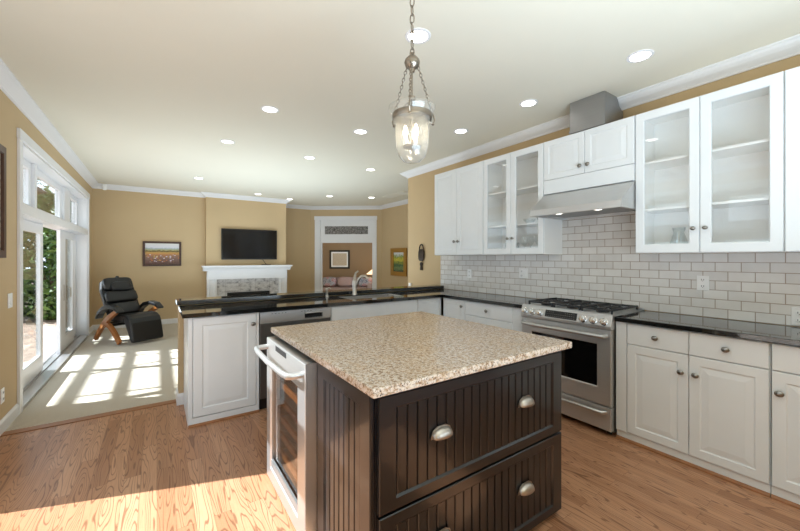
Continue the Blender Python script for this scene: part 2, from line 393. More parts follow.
    def xf(s, mat, start=0):
        for i in range(start, len(s.v)): s.v[i] = tuple(mat @ Vector(s.v[i]))
        return s
    def build(s, name, mat, parent=None, bevel=0.0, solid=0.0, kind=None):
        me = bpy.data.meshes.new(name); me.from_pydata(s.v, [], s.f)
        bm = bmesh.new(); bm.from_mesh(me)
        bmesh.ops.remove_doubles(bm, verts=bm.verts, dist=1e-6)
        bmesh.ops.recalc_face_normals(bm, faces=bm.faces); bm.to_mesh(me); bm.free()
        if any(s.sm):
            me.polygons.foreach_set('use_smooth', [True]*len(me.polygons)); me.set_sharp_from_angle(angle=math.radians(38))
        o = bpy.data.objects.new(name, me); COL.objects.link(o); me.materials.append(mat)
        if parent is not None: o.parent = parent
        if solid: md = o.modifiers.new('solid', 'SOLIDIFY'); md.thickness = solid; md.offset = 0
        if bevel:
            md = o.modifiers.new('bevel', 'BEVEL'); md.width = bevel; md.segments = 2; md.limit_method = 'ANGLE'; md.angle_limit = math.radians(40)
        if kind: o['kind'] = kind
        return o
def tag(o, label, cat, group=None):
    o['label'] = label; o['category'] = cat
    if group: o['group'] = group
    return o
def thing(name, label, cat, loc=(0,0,0), rz=0.0, group=None):
    o = bpy.data.objects.new(name, None); COL.objects.link(o); o.empty_display_size = 0.1
    o.location = loc; o.rotation_euler = (0, 0, rz); return tag(o, label, cat, group)
def dup(root, loc, rz=None, label=None):
    r = root.copy(); COL.objects.link(r); r.location = loc
    if rz is not None: r.rotation_euler = (0, 0, rz)
    if label: r['label'] = label
    for ch in list(root.children):
        c = ch.copy(); COL.objects.link(c); c.parent = r
        for g in list(ch.children):
            d = g.copy(); COL.objects.link(d); d.parent = c
    return r
def struct(name, mb, mat, parent=None, bevel=0.0):
    return mb.build(name, mat, parent, bevel, kind='structure' if parent is None else None)
def sempty(name, loc=(0,0,0), rz=0.0):
    o = bpy.data.objects.new(name, None); COL.objects.link(o); o.location = loc; o.rotation_euler = (0, 0, rz); o['kind'] = 'structure'; return o
RW = -PI/2     # rotation of units on the right-hand wall: local x runs towards the camera end, local -y faces the room

# ---------------------------------------------------------------- room shell
CE = 2.755; XL = -1.0; XR = 3.40; YF = 8.75
struct('floor', MB().box(-1.12, 5.2, -2.72, 4.03, -0.08, 0.0), M['floor'])
struct('floor.001', MB().box(-1.12, 5.2, 4.03, 9.6, -0.08, 0.004), M['carpet'])
struct('trim_1', MB().box(-0.985, 0.165, 3.945, 4.03, 0.0, 0.006), M['shoe'], bevel=0.002)
struct('ceiling', MB().box(-1.12, 5.2, -2.72, 9.6, CE, CE+0.1), M['ceiling'])
def holed(axis, a0, a1, b0, b1, z0, z1, holes):   # wall slab running along an axis with rectangular openings
    mb = MB()
    def bx(p, q, r, t):
        if q-p < 1e-4 or t-r < 1e-4: return
        mb.box(b0, b1, p, q, r, t) if axis == 'y' else mb.box(p, q, b0, b1, r, t)
    cur = a0
    for p, q, r, t in sorted(holes):
        bx(cur, p, z0, z1); bx(p, q, z0, r); bx(p, q, t, z1); cur = q
    bx(cur, a1, z0, z1); return mb
DY0, DY1 = 4.49, 8.17            # opening of the sliding door to the family room
KY0, KY1 = 0.55, 3.03            # opening of the kitchen's own patio door, out of frame
DT = 2.40
struct('wall_left', holed('y', -2.72, 8.87, -1.20, XL, 0, CE, [(KY0, KY1, 0, DT), (DY0, DY1, 0, DT)]), M['wall'])
struct('wall_right', MB().box(XR, 3.52, -2.72, 4.74, 0, CE), M['wall'])
struct('wall_backsplash', MB().box(XR-0.008, XR-0.0005, -2.0, 3.92, 0.92, 1.97), M['tile'])
struct('wall_rear', holed('x', -1.12, 3.52, -2.72, -2.6, 0, CE, []), M['wall'])
struct('wall_far', MB().box(-1.12, 0.866, YF, 8.87, 0, CE), M['wall'])
struct('wall_fireplace', MB().box(0.866, 2.566, 8.62, 9.45, 0, CE), M['wall'])
struct('wall_recess', MB().box(2.566, 3.46, 9.33, 9.45, 0, CE), M['wall'])
AX, AY = 3.44, 9.33
AR = math.atan2(8.17-9.33, 4.99-3.44); AL = 1.936
wa = holed('x', -0.02, AL+0.02, 0.0, 0.12, 0, CE, [(0.235, 1.70, 0, 2.42)]).build('wall_doorway', M['wall'], kind='structure')
wa.location = (AX, AY, 0); wa.rotation_euler = (0, 0, AR)
struct('wall_nook', MB().box(4.99, 5.11, 3.9, 8.2, 0, CE), M['wall'])
struct('wall_nook.001', MB().box(3.52, 5.11, 3.88, 4.0, 0, CE), M['wall'])
# the little room behind the doorway
den = sempty('wall_den', (AX, AY, 0), AR)
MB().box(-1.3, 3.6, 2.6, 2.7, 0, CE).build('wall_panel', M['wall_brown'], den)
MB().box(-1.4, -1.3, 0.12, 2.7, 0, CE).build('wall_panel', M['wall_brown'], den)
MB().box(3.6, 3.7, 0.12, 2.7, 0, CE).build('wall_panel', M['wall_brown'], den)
fd = MB().box(-1.4, 3.7, 0.0, 2.7, -0.08, 0.003).build('floor_den', M['carpet'], kind='structure'); fd.location = (AX, AY, 0); fd.rotation_euler = (0, 0, AR)
cd = MB().box(-1.4, 3.7, 0.0, 2.7, CE, CE+0.1).build('ceiling_den', M['ceiling'], kind='structure'); cd.location = (AX, AY, 0); cd.rotation_euler = (0, 0, AR)

crown = [(0, CE-0.09), (0.012, CE-0.09), (0.016, CE-0.078), (0.03, CE-0.066), (0.055, CE-0.05), (0.078, CE-0.03), (0.088, CE-0.018), (0.10, CE-0.012), (0.10, CE), (0, CE)]
struct('trim_2', MB().sweep([(XL, -2.6), (XL, YF), (0.866, YF), (0.866, 8.62), (2.566, 8.62), (2.566, 9.33), (AX, AY), (4.99, 8.17), (4.99, 4.0), (3.52, 4.0), (3.52, 4.74), (XR, 4.74), (XR, -2.6)], crown), M['trim'])
bprof = [(0, 0.0), (0.016, 0.0), (0.016, 0.085), (0.010, 0.098), (0.005, 0.105), (0, 0.105)]
struct('baseboard_left', MB().sweep([(XL, 3.13), (XL, 4.395)], bprof), M['trim'])
struct('baseboard_far', MB().sweep([(XL, 8.26), (XL, YF), (0.866, YF), (0.866, 8.62)], bprof), M['trim'])
struct('baseboard_recess', MB().sweep([(2.566, 8.6), (2.566, 9.33), (AX, AY), (AX+0.1*math.cos(AR), AY+0.1*math.sin(AR))], bprof), M['trim'])

# doorway casing with the leaded transom
d1 = sempty('door_1', (AX, AY, 0), AR)
cas = MB().box(0.118, 0.262, -0.022, 0.0, 0, 2.385).box(1.68, 1.80, -0.022, 0.0, 0, 2.385).box(0.105, 1.81, -0.026, 0.0, 2.385, 2.49)
cas.box(0.235, 0.262, 0.0, 0.12, 0, 2.42).box(1.68, 1.70, 0.0, 0.12, 0, 2.42)
cas.build('casing', M['trim'], d1, 0.003)
MB().box(0.262, 1.68, 0.01, 0.05, 1.77, 1.83).build('transom_rail', M['trim'], d1, 0.002)
tp = MB(); tp.frame(0.262, 1.68, 1.83, 2.42, 0.02, 0.045, 0.12, 0.12, 0.175, 0.20); tp.build('transom_panel', M['trim'], d1)
MB().box(0.37, 1.572, 0.032, 0.04, 1.99, 2.235).build('leaded_glass', M['leaded'], d1)
MB().box(0.262, 0.30, 0.03, 0.12, 0, 1.77).build('door_edge', M['trim'], d1)

# sliding patio doors with transom windows on the left wall.  local x runs along the wall, local -y faces the room
def patio_door(idx, y0, y1, cuts, opening):
    L = y1-y0
    d = sempty('door_%d' % idx, (XL, y0, 0), PI/2)         # local +x = world +y, local -y = world +x (into the room)
    c = MB().box(-0.085, 0.0, -0.02, 0, 0, DT).box(L, L+0.085, -0.02, 0, 0, DT).box(-0.095, L+0.095, -0.025, 0, DT, DT+0.085)
    c.box(-0.0, 0.02, 0, 0.20, 0, DT).box(L-0.02, L, 0, 0.20, 0, DT).box(0, L, 0, 0.20, DT-0.02, DT)
    c.build('casing', M['trim'], d, 0.003)
    MB().box(0.02, L-0.02, -0.012, 0.20, 1.755, 1.85).build('transom_bar', M['trim'], d, 0.004)
    sill = MB().box(0.02, L-0.02, -0.012, 0.20, 0.0, 0.03).box(0.02, L-0.02, 0.095, 0.105, 0.03, 0.042).box(0.02, L-0.02, 0.17, 0.18, 0.03, 0.042)
    sill.build('sill_track', M['steel_pale'], d)
    for k, (a, b) in enumerate(cuts):
        if k == opening: continue
        yo = 0.11 if k < opening else 0.145
        wl = 0.095 if k < opening else 0.46
        f = MB(); f.frame(a, b, 0.043, 1.753, yo, yo+0.04, wl, 0.095, 0.19, 0.11)
        p = f.build('door_panel', M['trim'], d)
        MB().box(a+wl-0.005, b-0.09, yo+0.018, yo+0.024, 0.228, 1.648).build('pane', M['pane'], p)
        if k > opening:
            h = MB().box(a+0.37, a+0.41, yo-0.006, yo, 0.72, 0.94).tube([(a+0.39, yo-0.004, 0.75), (a+0.39, yo-0.045, 0.76), (a+0.39, yo-0.045, 0.90), (a+0.39, yo-0.004, 0.91)], 0.010, 8)
            h.build('handle', M['nickel'], p)
    return d
patio_door(2, DY0, DY1, [(0.02, 1.35), (1.35, 2.20), (2.52, 3.66)], 1)
# the leaf slid behind the far panel shows its edge as a wide white stile
ext = [o for o in bpy.data.objects if o.name == 'door_2'][0]
sl_ = MB(); sl_.frame(2.20, 3.20, 0.043, 1.753, 0.10, 0.138, 0.34, 0.10, 0.19, 0.11); sl_ = sl_.build('sliding_leaf', M['trim'], ext)
MB().box(2.535, 3.105, 0.117, 0.122, 0.228, 1.648).build('pane', M['pane'], sl_)
MB().box(2.40, 2.43, 0.094, 0.10, 0.75, 0.98).build('pull', M['nickel'], sl_)
patio_door(3, KY0, KY1, [(0.02, 1.26), (1.24, 2.46)], 9)
def transom(idx, y0, lights):
    wn = sempty('window_%d' % idx, (XL, y0, 0), PI/2)
    for a, b in lights:
        f = MB(); f.frame(a, b, 1.852, DT-0.022, 0.12, 0.165, 0.075); s_ = f.build('sash', M['trim'], wn)
        MB().box(a+0.07, b-0.07, 0.14, 0.145, 1.92, DT-0.09).build('pane', M['pane'], s_)
    for k in range(len(lights)-1):
        MB().box(lights[k][1], lights[k+1][0], 0.09, 0.19, 1.852, DT-0.022).build('mullion', M['trim'], wn, 0.003)
transom(1, DY0, [(0.022, 0.92), (1.00, 2.40), (2.80, 3.655)])
transom(2, KY0, [(0.022, 1.20), (1.28, 2.458)])
# ---------------------------------------------------------------- outdoors, beyond the patio door
struct('ground_patio', MB().box(-30, -1.20, -12, 30, -0.16, -0.06), M['patio'])
def shrub(name, label, cat, loc, rx, ry, h, n, seed, mat, lsz=0.10, trunk=True, clear=0.0):
    rnd = random.Random(seed); t = thing(name, label, cat, loc)
    L = MB()
    for i in range(n):
        u = rnd.random(); a = rnd.random()*2*PI; z = clear+(h-clear)*rnd.random()
        q = (z-clear)/(h-clear); env = (1-(2*q-1)**4)**0.5*(0.8+0.25*math.sin(5*a+7*q+seed))
        r = env*(rnd.random()**0.35)
        c = Vector((rx*r*math.cos(a), ry*r*math.sin(a), z))
        d1_ = Vector((rnd.uniform(-1,1), rnd.uniform(-1,1), rnd.uniform(-0.7,0.7))).normalized(); d2 = d1_.cross(Vector((rnd.uniform(-1,1), rnd.uniform(-1,1), rnd.uniform(-1,1)))).normalized()
        s_ = lsz*rnd.uniform(0.6, 1.3)
        L.add([c-d1_*s_, c+d2*s_*0.42, c+d1_*s_, c-d2*s_*0.42], [(0,1,2,3)])
    L.build('foliage', mat, t)
    if trunk:
        T = MB()
        for k in range(4):
            a = k*1.7+seed; T.tube([(0.05*math.cos(a), 0.05*math.sin(a), 0), (rx*0.2*math.cos(a), ry*0.2*math.sin(a), h*0.35), (rx*0.45*math.cos(a), ry*0.45*math.sin(a), h*0.75)], [0.05, 0.035, 0.015], 7)
        T.build('trunk', M['bark'], t)
    return t
shrub('garden_shrub', 'dense dark green shrub seen through the open gap of the sliding door', 'shrub', (-2.0, 11.6, -0.06), 1.0, 1.6, 2.9, 5200, 3, M['leaf'])
shrub('garden_shrub', 'olive green shrub seen through the fixed glass panel of the sliding door', 'shrub', (-4.0, 12.6, -0.06), 0.75, 1.3, 2.6, 3200, 5, M['leaf_pale'])
shrub('garden_tree', 'leafy tree crown behind the brown pergola in the transom window', 'tree', (-5.4, 18.5, -0.06), 2.0, 2.0, 5.6, 4200, 8, M['leaf_pale'], 0.16, True, 2.2)
pg = thing('pergola', 'brown timber pergola outside the transom window over the sliding door', 'pergola', (0, 0, -0.06))
for (px, py) in ((-4.3, 5.5), (-4.3, 14.4)): MB().box(px-0.06, px+0.06, py-0.06, py+0.06, 0, 2.80).build('post', M['pergola'], pg, 0.004)
for py in (5.5, 8.5, 11.5, 14.4): MB().box(-4.5, -1.21, py-0.03, py+0.03, 2.80, 2.94).build('beam', M['pergola'], pg, 0.004)
for k in range(8):
    px = -4.25+k*0.40; MB().box(px-0.02, px+0.02, 5.2, 14.7, 2.94, 3.04).build('rafter', M['pergola'], pg, 0.003)
br = MB()
rb = random.Random(4)
for k in range(5):
    y = 6.0+k*0.75+rb.uniform(-0.15, 0.15); p0 = Vector((-4.4, y, 3.06)); pts = [p0]
    for j in range(6): p0 = p0+Vector((0.55, rb.uniform(-0.16, 0.2), rb.uniform(-0.004, 0.012))); pts.append(p0)
    br.tube(pts, 0.02+0.012*rb.random(), 6)
br.build('shadow_branches', M['bark'], pg)  # unseen branches added over the rafters to cast cross stripes indoors
ra = thing('deck_railing', 'white slatted deck railing low behind the fixed glass door panel', 'railing', (-4.6, 0, -0.06))
MB().box(-0.04, 0.04, 5.0, 11.0, 0.86, 0.92).box(-0.03, 0.03, 5.0, 11.0, 0.10, 0.16).build('rail', M['trim'], ra)
bal = MB()
for k in range(40): bal.box(-0.015, 0.015, 5.05+k*0.15, 5.08+k*0.15, 0.16, 0.86)
bal.build('balusters', M['trim'], ra)

# ---------------------------------------------------------------- fireplace, television, recliner, paintings
fp = thing('fireplace', 'white mantel fireplace with grey marble surround below the wall television', 'fireplace', (0, 8.615, 0))
mt = MB().box(0.775, 2.66, -0.20, 0, 1.165, 1.195).prism([(-0.19, 1.165), (-0.155, 1.13), (-0.125, 1.115), (-0.115, 1.08), (0, 1.08), (0, 1.165)], 'x', 0.80, 2.635)
mt.build('mantel_shelf', M['trim'], fp, 0.003)
MB().box(0.875, 2.56, -0.10, 0, 0.90, 1.08).box(0.875, 1.06, -0.10, 0, 0, 0.90).box(2.375, 2.56, -0.10, 0, 0, 0.90).build('surround', M['trim'], fp, 0.004)
for x0 in (0.90, 2.40): 
    p = MB(); p.panel(x0, x0+0.135, 0.14, 0.90, [(0, -0.10), (0.004, -0.112), (0.022, -0.112), (0.03, -0.104)]); p.build('pilaster_panel', M['trim'], fp)
MB().box(1.06, 2.375, -0.03, 0, 0, 0.90).build('tile_slip', M['marble'], fp)
MB().frame(1.27, 2.17, 0.02, 0.60, -0.06, -0.031, 0.05).build('firebox_frame', M['dark'], fp)
MB().box(1.32, 2.12, -0.04, -0.031, 0.07, 0.55).build('firebox_glass', M['oven_glass'], fp)
tv = thing('television', 'flat black television mounted on the tan wall above the mantel', 'television', (1.155, 8.555, 1.325))
MB().box(0, 1.18, 0, 0.045, 0, 0.68).build('casing', M['dark'], tv, 0.004)
MB().box(0.015, 1.165, -0.004, 0, 0.02, 0.665).build('screen', M['screen'], tv)
MB().box(0.45, 0.75, 0.045, 0.06, 0.2, 0.5).build('wall_bracket', M['dark'], tv)
MB().tube([(0.86, 0.03, 0.0), (0.90, 0.01, -0.06), (0.93, 0.0, -0.105), (0.945, -0.02, -0.123)], 0.007, 6).box(0.82, 1.02, -0.07, -0.02, -0.128, -0.114).build('power_cable', M['dark'], tv)
MB().box(2.562, 2.60, 8.48, 8.53, 1.01, 1.06)
ps = thing('landscape_painting', 'framed flower field painting on the tan wall above the black recliner', 'painting', (-0.235, 8.745, 1.195))
MB().frame(0, 0.655, 0, 0.50, -0.035, 0.0, 0.036).build('frame', M['darkwood'], ps)
MB().box(0.04, 0.615, -0.018, -0.004, 0.04, 0.46).build('canvas', M['flowers'], ps)
gp = thing('garden_painting', 'small gilt framed garden painting on the tan wall right of the doorway', 'painting', (4.985, 7.675, 0.915), RW)
MB().frame(0, 0.685, 0, 0.69, -0.04, 0.0, 0.105).build('frame', M['gold'], gp)
g_ = MB().box(-0.004, 0.014, -0.585, -0.10, 0.10, 0.59)
g_.xf(Matrix.Rotation(PI/2, 4, 'Z')).build('canvas', M['garden'], gp)
wp = thing('wall_picture', 'dark framed picture on the tan wall at the left edge of the photo', 'picture', (XL+0.0005, 3.425, 1.36), PI/2)
MB().frame(0, 0.60, 0, 0.86, -0.03, 0, 0.06).build('frame', M['darkwood'], wp)
MB().box(0.055, 0.545, -0.012, -0.004, 0.055, 0.805).build('canvas', M['printed'], wp)
# recliner, local -y is its front
rc = thing('recliner', 'black leather recliner with bent wood base in the far left corner', 'recliner', (-0.36, 7.38, 0.004), math.radians(31)); rc.scale = (0.92, 0.94, 1.0)
def slab(pts, x0, x1, name, mat, bev=0.03, parent=None):
    return MB().prism(pts, 'x', x0, x1).build(name, mat, parent, bev)
BK = Matrix.Translation((0, 0.15, 0.40)) @ Matrix.Rotation(math.radians(-30), 4, 'X')      # leaning back plane: local z up the back, -y its front
bo = MB().prism([(-0.25, 0.0), (0.25, 0.0), (0.27, 0.2), (0.27, 0.50), (0.235, 0.64), (0.16, 0.70), (-0.16, 0.70), (-0.235, 0.64), (-0.27, 0.50), (-0.27, 0.2)], 'y', -0.03, 0.07)
bk = bo.xf(BK).build('backrest', M['leather'], rc, 0.03)
for k, (z0, z1, hw) in enumerate(((0.0, 0.21, 0.235), (0.225, 0.435, 0.255), (0.45, 0.68, 0.235))):
    c = MB().cushion(0, -0.04, (z0+z1)/2, hw, 0.06, (z1-z0)/2, 5.0); c.xf(BK).build('back_cushion', M['leather'], rc)
hp = MB().cushion(0.01, -0.105, 0.49, 0.17, 0.05, 0.085, 3.0); hp.xf(BK).build('head_pillow', M['leather'], rc)
MB().box(-0.02, 0.02, -0.105, 0.0, 0.55, 0.69).xf(BK).build('pillow_strap', M['leather'], rc)
slab([(-0.30, 0.43), (-0.24, 0.47), (0.18, 0.42), (0.20, 0.33), (-0.28, 0.34)], -0.26, 0.26, 'seat', M['leather'], 0.03, rc)
slab([(-0.22, 0.465), (-0.34, 0.455), (-0.42, 0.41), (-0.46, 0.34), (-0.53, 0.05), (-0.47, 0.03), (-0.36, 0.20), (-0.28, 0.34)], -0.26, 0.26, 'leg_rest', M['leather'], 0.03, rc)
def ribbon(path, wd):
    pts = [Vector(p) for p in path]; a = []; b = []
    for i, p in enumerate(pts):
        t = (pts[min(i+1, len(pts)-1)]-pts[max(i-1, 0)]).normalized(); n_ = Vector((-t.y, t.x)); wv = wd[i] if isinstance(wd, list) else wd
        a.append(tuple(p+n_*wv/2)); b.append(tuple(p-n_*wv/2))
    return a, b
def addribbon(mb, path, wd, x0, x1):
    a, b = ribbon(path, wd)
    for i in range(len(a)-1): mb.prism([a[i], a[i+1], b[i+1], b[i]], 'x', x0, x1)
for s_ in (-1, 1):
    x0, x1 = (0.30, 0.355) if s_ > 0 else (-0.355, -0.30)
    sd = MB()
    arc = [(0.42-0.68*t, 0.035+0.50*math.sin(t*PI/2)**1.25 if False else 0.035+0.50*t**0.85+0.05*math.sin(t*PI)) for t in [k/14 for k in range(15)]]
    addribbon(sd, arc, [0.085-0.03*abs(2*k/14-1)+0.0 for k in range(15)], x0, x1)
    arc2 = [(-0.30+0.40*t, 0.035+0.27*math.sin(t*PI/2)) for t in [k/10 for k in range(11)]]
    addribbon(sd, arc2, 0.07, x0+0.003*s_, x1+0.003*s_)
    sd.build('wood_side', M['oakframe'], rc, 0.006)
    ar = MB(); pth = [(0.33, 0.38), (0.26, 0.48), (0.12, 0.56), (-0.04, 0.59), (-0.20, 0.575), (-0.32, 0.51)]
    addribbon(ar, pth, [0.03, 0.05, 0.06, 0.06, 0.05, 0.03], x0-0.03, x1+0.03); ar.build('armrest', M['leather'], rc, 0.012)
MB().box(-0.30, 0.30, -0.02, 0.05, 0.27, 0.31).box(-0.30, 0.30, 0.20, 0.25, 0.27, 0.31).build('cross_bar', M['dark'], rc)
# motion sensor, vent, thermostat bits
ms = thing('motion_sensor', 'small white motion sensor in the far left corner just under the ceiling', 'sensor', (-0.80, 8.50, 2.62), math.radians(20))
MB().cushion(0, 0, 0.05, 0.035, 0.03, 0.055, 4).build('casing', M['plastic'], ms)
MB().cushion(0, -0.024, 0.035, 0.022, 0.012, 0.022, 3).build('lens', M['cabin'], ms)
MB().tube([(0, 0.02, 0.05), (-0.06, 0.17, 0.06)], 0.008, 6).build('bracket', M['plastic'], ms)
cv = thing('ceiling_vent', 'long slatted air vent in the ceiling beside the nook', 'vent', (4.36, 6.5, CE-0.012))
v_ = MB().frame(-0.12, 0.12, -0.42, 0.42, 0, 0.012, 0.02)
v_.xf(Matrix.Rotation(PI/2, 4, 'X')).xf(Matrix.Translation((0, 0, 0.0))).build('frame', M['ceiling'], cv)
sl = MB()
for k in range(9): sl.box(-0.095+k*0.0235, -0.083+k*0.0235, -0.40, 0.40, 0.002, 0.009)
sl.build('slats', M['ceiling'], cv)

# the den: sofa, cushions, lamp, framed print
def den_pt(u, d, z): return (AX+u*math.cos(AR)-d*math.sin(AR), AY+u*math.sin(AR)+d*math.cos(AR), z)
so = thing('sofa', 'mauve sofa in the room beyond the white framed doorway', 'sofa', den_pt(0.30, 2.05, 0.004), AR)
MB().box(-1.0, 1.0, 0.22, 0.5, 0.08, 0.70).build('backrest', M['sofa'], so, 0.05)
MB().box(-1.0, 1.0, -0.38, 0.22, 0.08, 0.40).build('seat', M['sofa'], so, 0.04)
for x in (-1.18, 1.0): MB().box(x, x+0.18, -0.38, 0.5, 0.08, 0.55).build('arm', M['sofa'], so, 0.04)
for x in (-1.1, 1.02):
    for y in (-0.32, 0.38): MB().box(x, x+0.06, y, y+0.06, 0, 0.08).build('foot', M['darkwood'], so)
def cushion(label, u, mat, hw=0.24, hz=0.165):
    c = MB().cushion(0, 0, 0, hw, 0.085, hz, 3.2); c.xf(Matrix.Rotation(math.radians(-14), 4, 'X'))
    o = c.build('throw_cushion', mat); o.location = den_pt(u, 2.12, 0.57); o.rotation_euler = (0, 0, AR); tag(o, label, 'cushion')
cushion('blue and white patterned cushion at the left end of the mauve sofa', 0.0, M['patterned'])
cushion('plain dusty pink cushion in the middle of the mauve sofa', 0.53, M['pinkcushion'], 0.26, 0.17)
cushion('red and blue medallion cushion right of the plain pink cushion', 1.22, M['patterned'])
fr = thing('framed_print', 'black framed printed sheet on the brown wall beyond the doorway', 'picture', den_pt(-0.11, 2.595, 0.99), AR)
MB().frame(0, 0.70, 0, 0.64, -0.03, 0, 0.06).build('frame', M['blackframe'], fr)
MB().box(0.05, 0.65, -0.014, -0.008, 0.05, 0.59).build('mat', M['cabin'], fr)
MB().box(0.105, 0.595, -0.017, -0.014, 0.11, 0.53).build('print', M['printed'], fr)
st = thing('side_table', 'dark wooden side table holding the lamp beside the mauve sofa', 'table', den_pt(1.72, 2.1, 0.003), AR)
MB().box(-0.17, 0.17, -0.2, 0.2, 0.5, 0.53).build('top', M['darkwood'], st, 0.003)
for x in (-0.15, 0.12):
    for y in (-0.18, 0.15): MB().box(x, x+0.03, y, y+0.03, 0, 0.5).build('leg', M['darkwood'], st)
lp = thing('table_lamp', 'lit table lamp with a cream cone shade beside the mauve sofa', 'lamp', den_pt(1.63, 2.1, 0.533), AR)
MB().lathe([(0.0, 0), (0.07, 0), (0.07, 0.015), (0.02, 0.03), (0.045, 0.12), (0.015, 0.2), (0.008, 0.3), (0, 0.3)], seg=16).build('base', M['copper'], lp)
MB().shell([(0.40, 0.30), (0.12, 0.52)], seg=24).build('lamp_shade', M['shade'], lp, solid=0.003)
ld = bpy.data.lights.new('den_fill_light', 'POINT'); ld.energy = 8; ld.color = (0.86, 0.92, 1.0); ld.shadow_soft_size = 0.12  # fill added high in the den, apart from the table lamp
lo = bpy.data.objects.new('den_fill_light', ld); COL.objects.link(lo); lo.location = den_pt(0.7, 1.2, 2.2)

# ---------------------------------------------------------------- cabinetry builders (local: x right, -y front, z up, front plane y = 0)
def knob_mb(x, z, y=-0.001, r=0.0205):
    return MB().lathe([(0.007, 0.0), (0.0055, -0.012), (r*0.85, -0.016), (r, -0.021), (r*0.86, -0.026), (r*0.45, -0.0295), (0, -0.030)], (x, y, z), 'y', 16, 1.0, 0.85)
def raised_door(par, x0, x1, z0, z1, knob=None, y=-0.02, stile=0.055):
    d = MB(); d.panel(x0, x1, z0, z1, [(0, y+0.019), (0, y+0.003), (0.003, y), (stile, y), (stile+0.006, y+0.0050), (stile+0.012, y+0.0053), (stile+0.042, y+0.0015), (stile+0.045, y+0.001)])
    o = d.build('door', M['cab'], par)
    if knob: knob_mb(knob[0], knob[1], y).build('knob', M['knob'], o)
    return o
def drawer(par, x0, x1, z0, z1, knob=True, y=-0.02):
    d = MB(); d.panel(x0, x1, z0, z1, [(0, y+0.019), (0, y+0.004), (0.004, y)])
    o = d.build('drawer', M['cab'], par)
    if knob: knob_mb((x0+x1)/2 if knob is True else knob, (z0+z1)/2, y).build('knob', M['knob'], o)
    return o
def carcass(par, x0, x1, z0, z1, depth, name='body'):
    return MB().box(x0, x1, 0, depth, z0, z1).build(name, M['cab'], par, 0.0015)
def plinth(par, x0, x1, depth=0.3, shoe=True, y=-0.006):
    MB().box(x0, x1, y, depth, 0, 0.066).build('toe_kick', M['cab'], par)
    if shoe: MB().prism([(y-0.016, 0.0), (y-0.014, 0.010), (y-0.007, 0.017), (y, 0.019), (y, 0.0)], 'x', x0, x1).build('shoe_moulding', M['shoe'], par)
def glass_door(par, x0, x1, z0, z1, knob, y=-0.02, fw=0.06):
    f = MB(); f.frame(x0, x1, z0, z1, y, y+0.019, fw, fw, fw+0.005, fw+0.005); o = f.build('door', M['cab'], par)
    MB().box(x0+fw-0.003, x1-fw+0.003, y+0.009, y+0.012, z0+fw, z1-fw).build('pane', M['cabglass'], o)
    knob_mb(knob[0], knob[1], y, 0.016).build('knob', M['knob'], o)
    return o
def open_carcass(par, x0, x1, z0, z1, depth, shelves):
    b = MB().box(x0, x0+0.018, 0, depth, z0, z1).box(x1-0.018, x1, 0, depth, z0, z1).box(x0+0.018, x1-0.018, 0, depth, z0, z0+0.02).box(x0+0.018, x1-0.018, 0, depth, z1-0.02, z1).box(x0+0.018, x1-0.018, depth-0.012, depth, z0+0.02, z1-0.02)
    mid = (x0+x1)/2; b.box(mid-0.012, mid+0.012, 0, 0.02, z0+0.02, z1-0.02)
    b.build('body', M['cabin'], par)
    for z in shelves: MB().box(x0+0.018, x1-0.018, 0.025, depth-0.012, z, z+0.018).build('shelf', M['cabin'], par, 0.002)
UF = 3.07; UD = XR-0.009-UF          # upper front plane and depth
UB, UT = 1.396, 2.474

# uppers on the right wall; local x = y_left - y
c = thing('upper_cabinet', 'white upper cabinet with two solid doors at the left end of the row', 'cabinet', (UF+0.02, 3.677, 0), RW)
carcass(c, 0, 0.861, UB, UT, UD-0.02)
raised_door(c, 0.004, 0.4285, UB+0.003, UT-0.003, (0.396, 1.565), stile=0.06); raised_door(c, 0.4325, 0.857, UB+0.003, UT-0.003, (0.465, 1.565), stile=0.06)
c = thing('upper_cabinet', 'white glass door upper cabinet of glassware immediately left of the range hood', 'cabinet', (UF+0.02, 2.814, 0), RW)
open_carcass(c, 0.0, 0.767, UB, UT, UD-0.02, [1.70, 2.07])
glass_door(c, 0.003, 0.381, UB+0.003, UT-0.003, (0.352, 1.565)); glass_door(c, 0.385, 0.764, UB+0.003, UT-0.003, (0.414, 1.565))
c = thing('upper_cabinet', 'short white two door cabinet directly above the steel range hood', 'cabinet', (UF+0.02, 2.045, 0), RW)
carcass(c, 0, 0.79, 1.965, UT, UD-0.02)
MB().box(0.003, 0.787, -0.02, 0, 1.967, 2.096).build('valance', M['cab'], c, 0.002)
raised_door(c, 0.003, 0.394, 2.10, UT-0.003, (0.362, 2.168), stile=0.05); raised_door(c, 0.398, 0.787, 2.10, UT-0.003, (0.43, 2.168), stile=0.05)
c = thing('upper_cabinet', 'white glass door upper cabinet right of the range hood over the outlet', 'cabinet', (UF+0.02, 1.252, 0), RW)
open_carcass(c, 0.0, 0.796, UB, UT, UD-0.02, [1.72, 2.08])
glass_door(c, 0.003, 0.397, UB+0.003, UT-0.003, (0.366, 1.565)); glass_door(c, 0.401, 0.793, UB+0.003, UT-0.003, (0.432, 1.565))
c = thing('upper_cabinet', 'white solid door upper cabinet cut off by the right edge of the photo', 'cabinet', (UF+0.02, 0.455, 0), RW)
carcass(c, 0, 0.80, UB, UT, UD-0.02)
raised_door(c, 0.003, 0.398, UB+0.003, UT-0.003, (0.366, 1.565), stile=0.06); raised_door(c, 0.402, 0.797, UB+0.003, UT-0.003, (0.434, 1.565), stile=0.06)

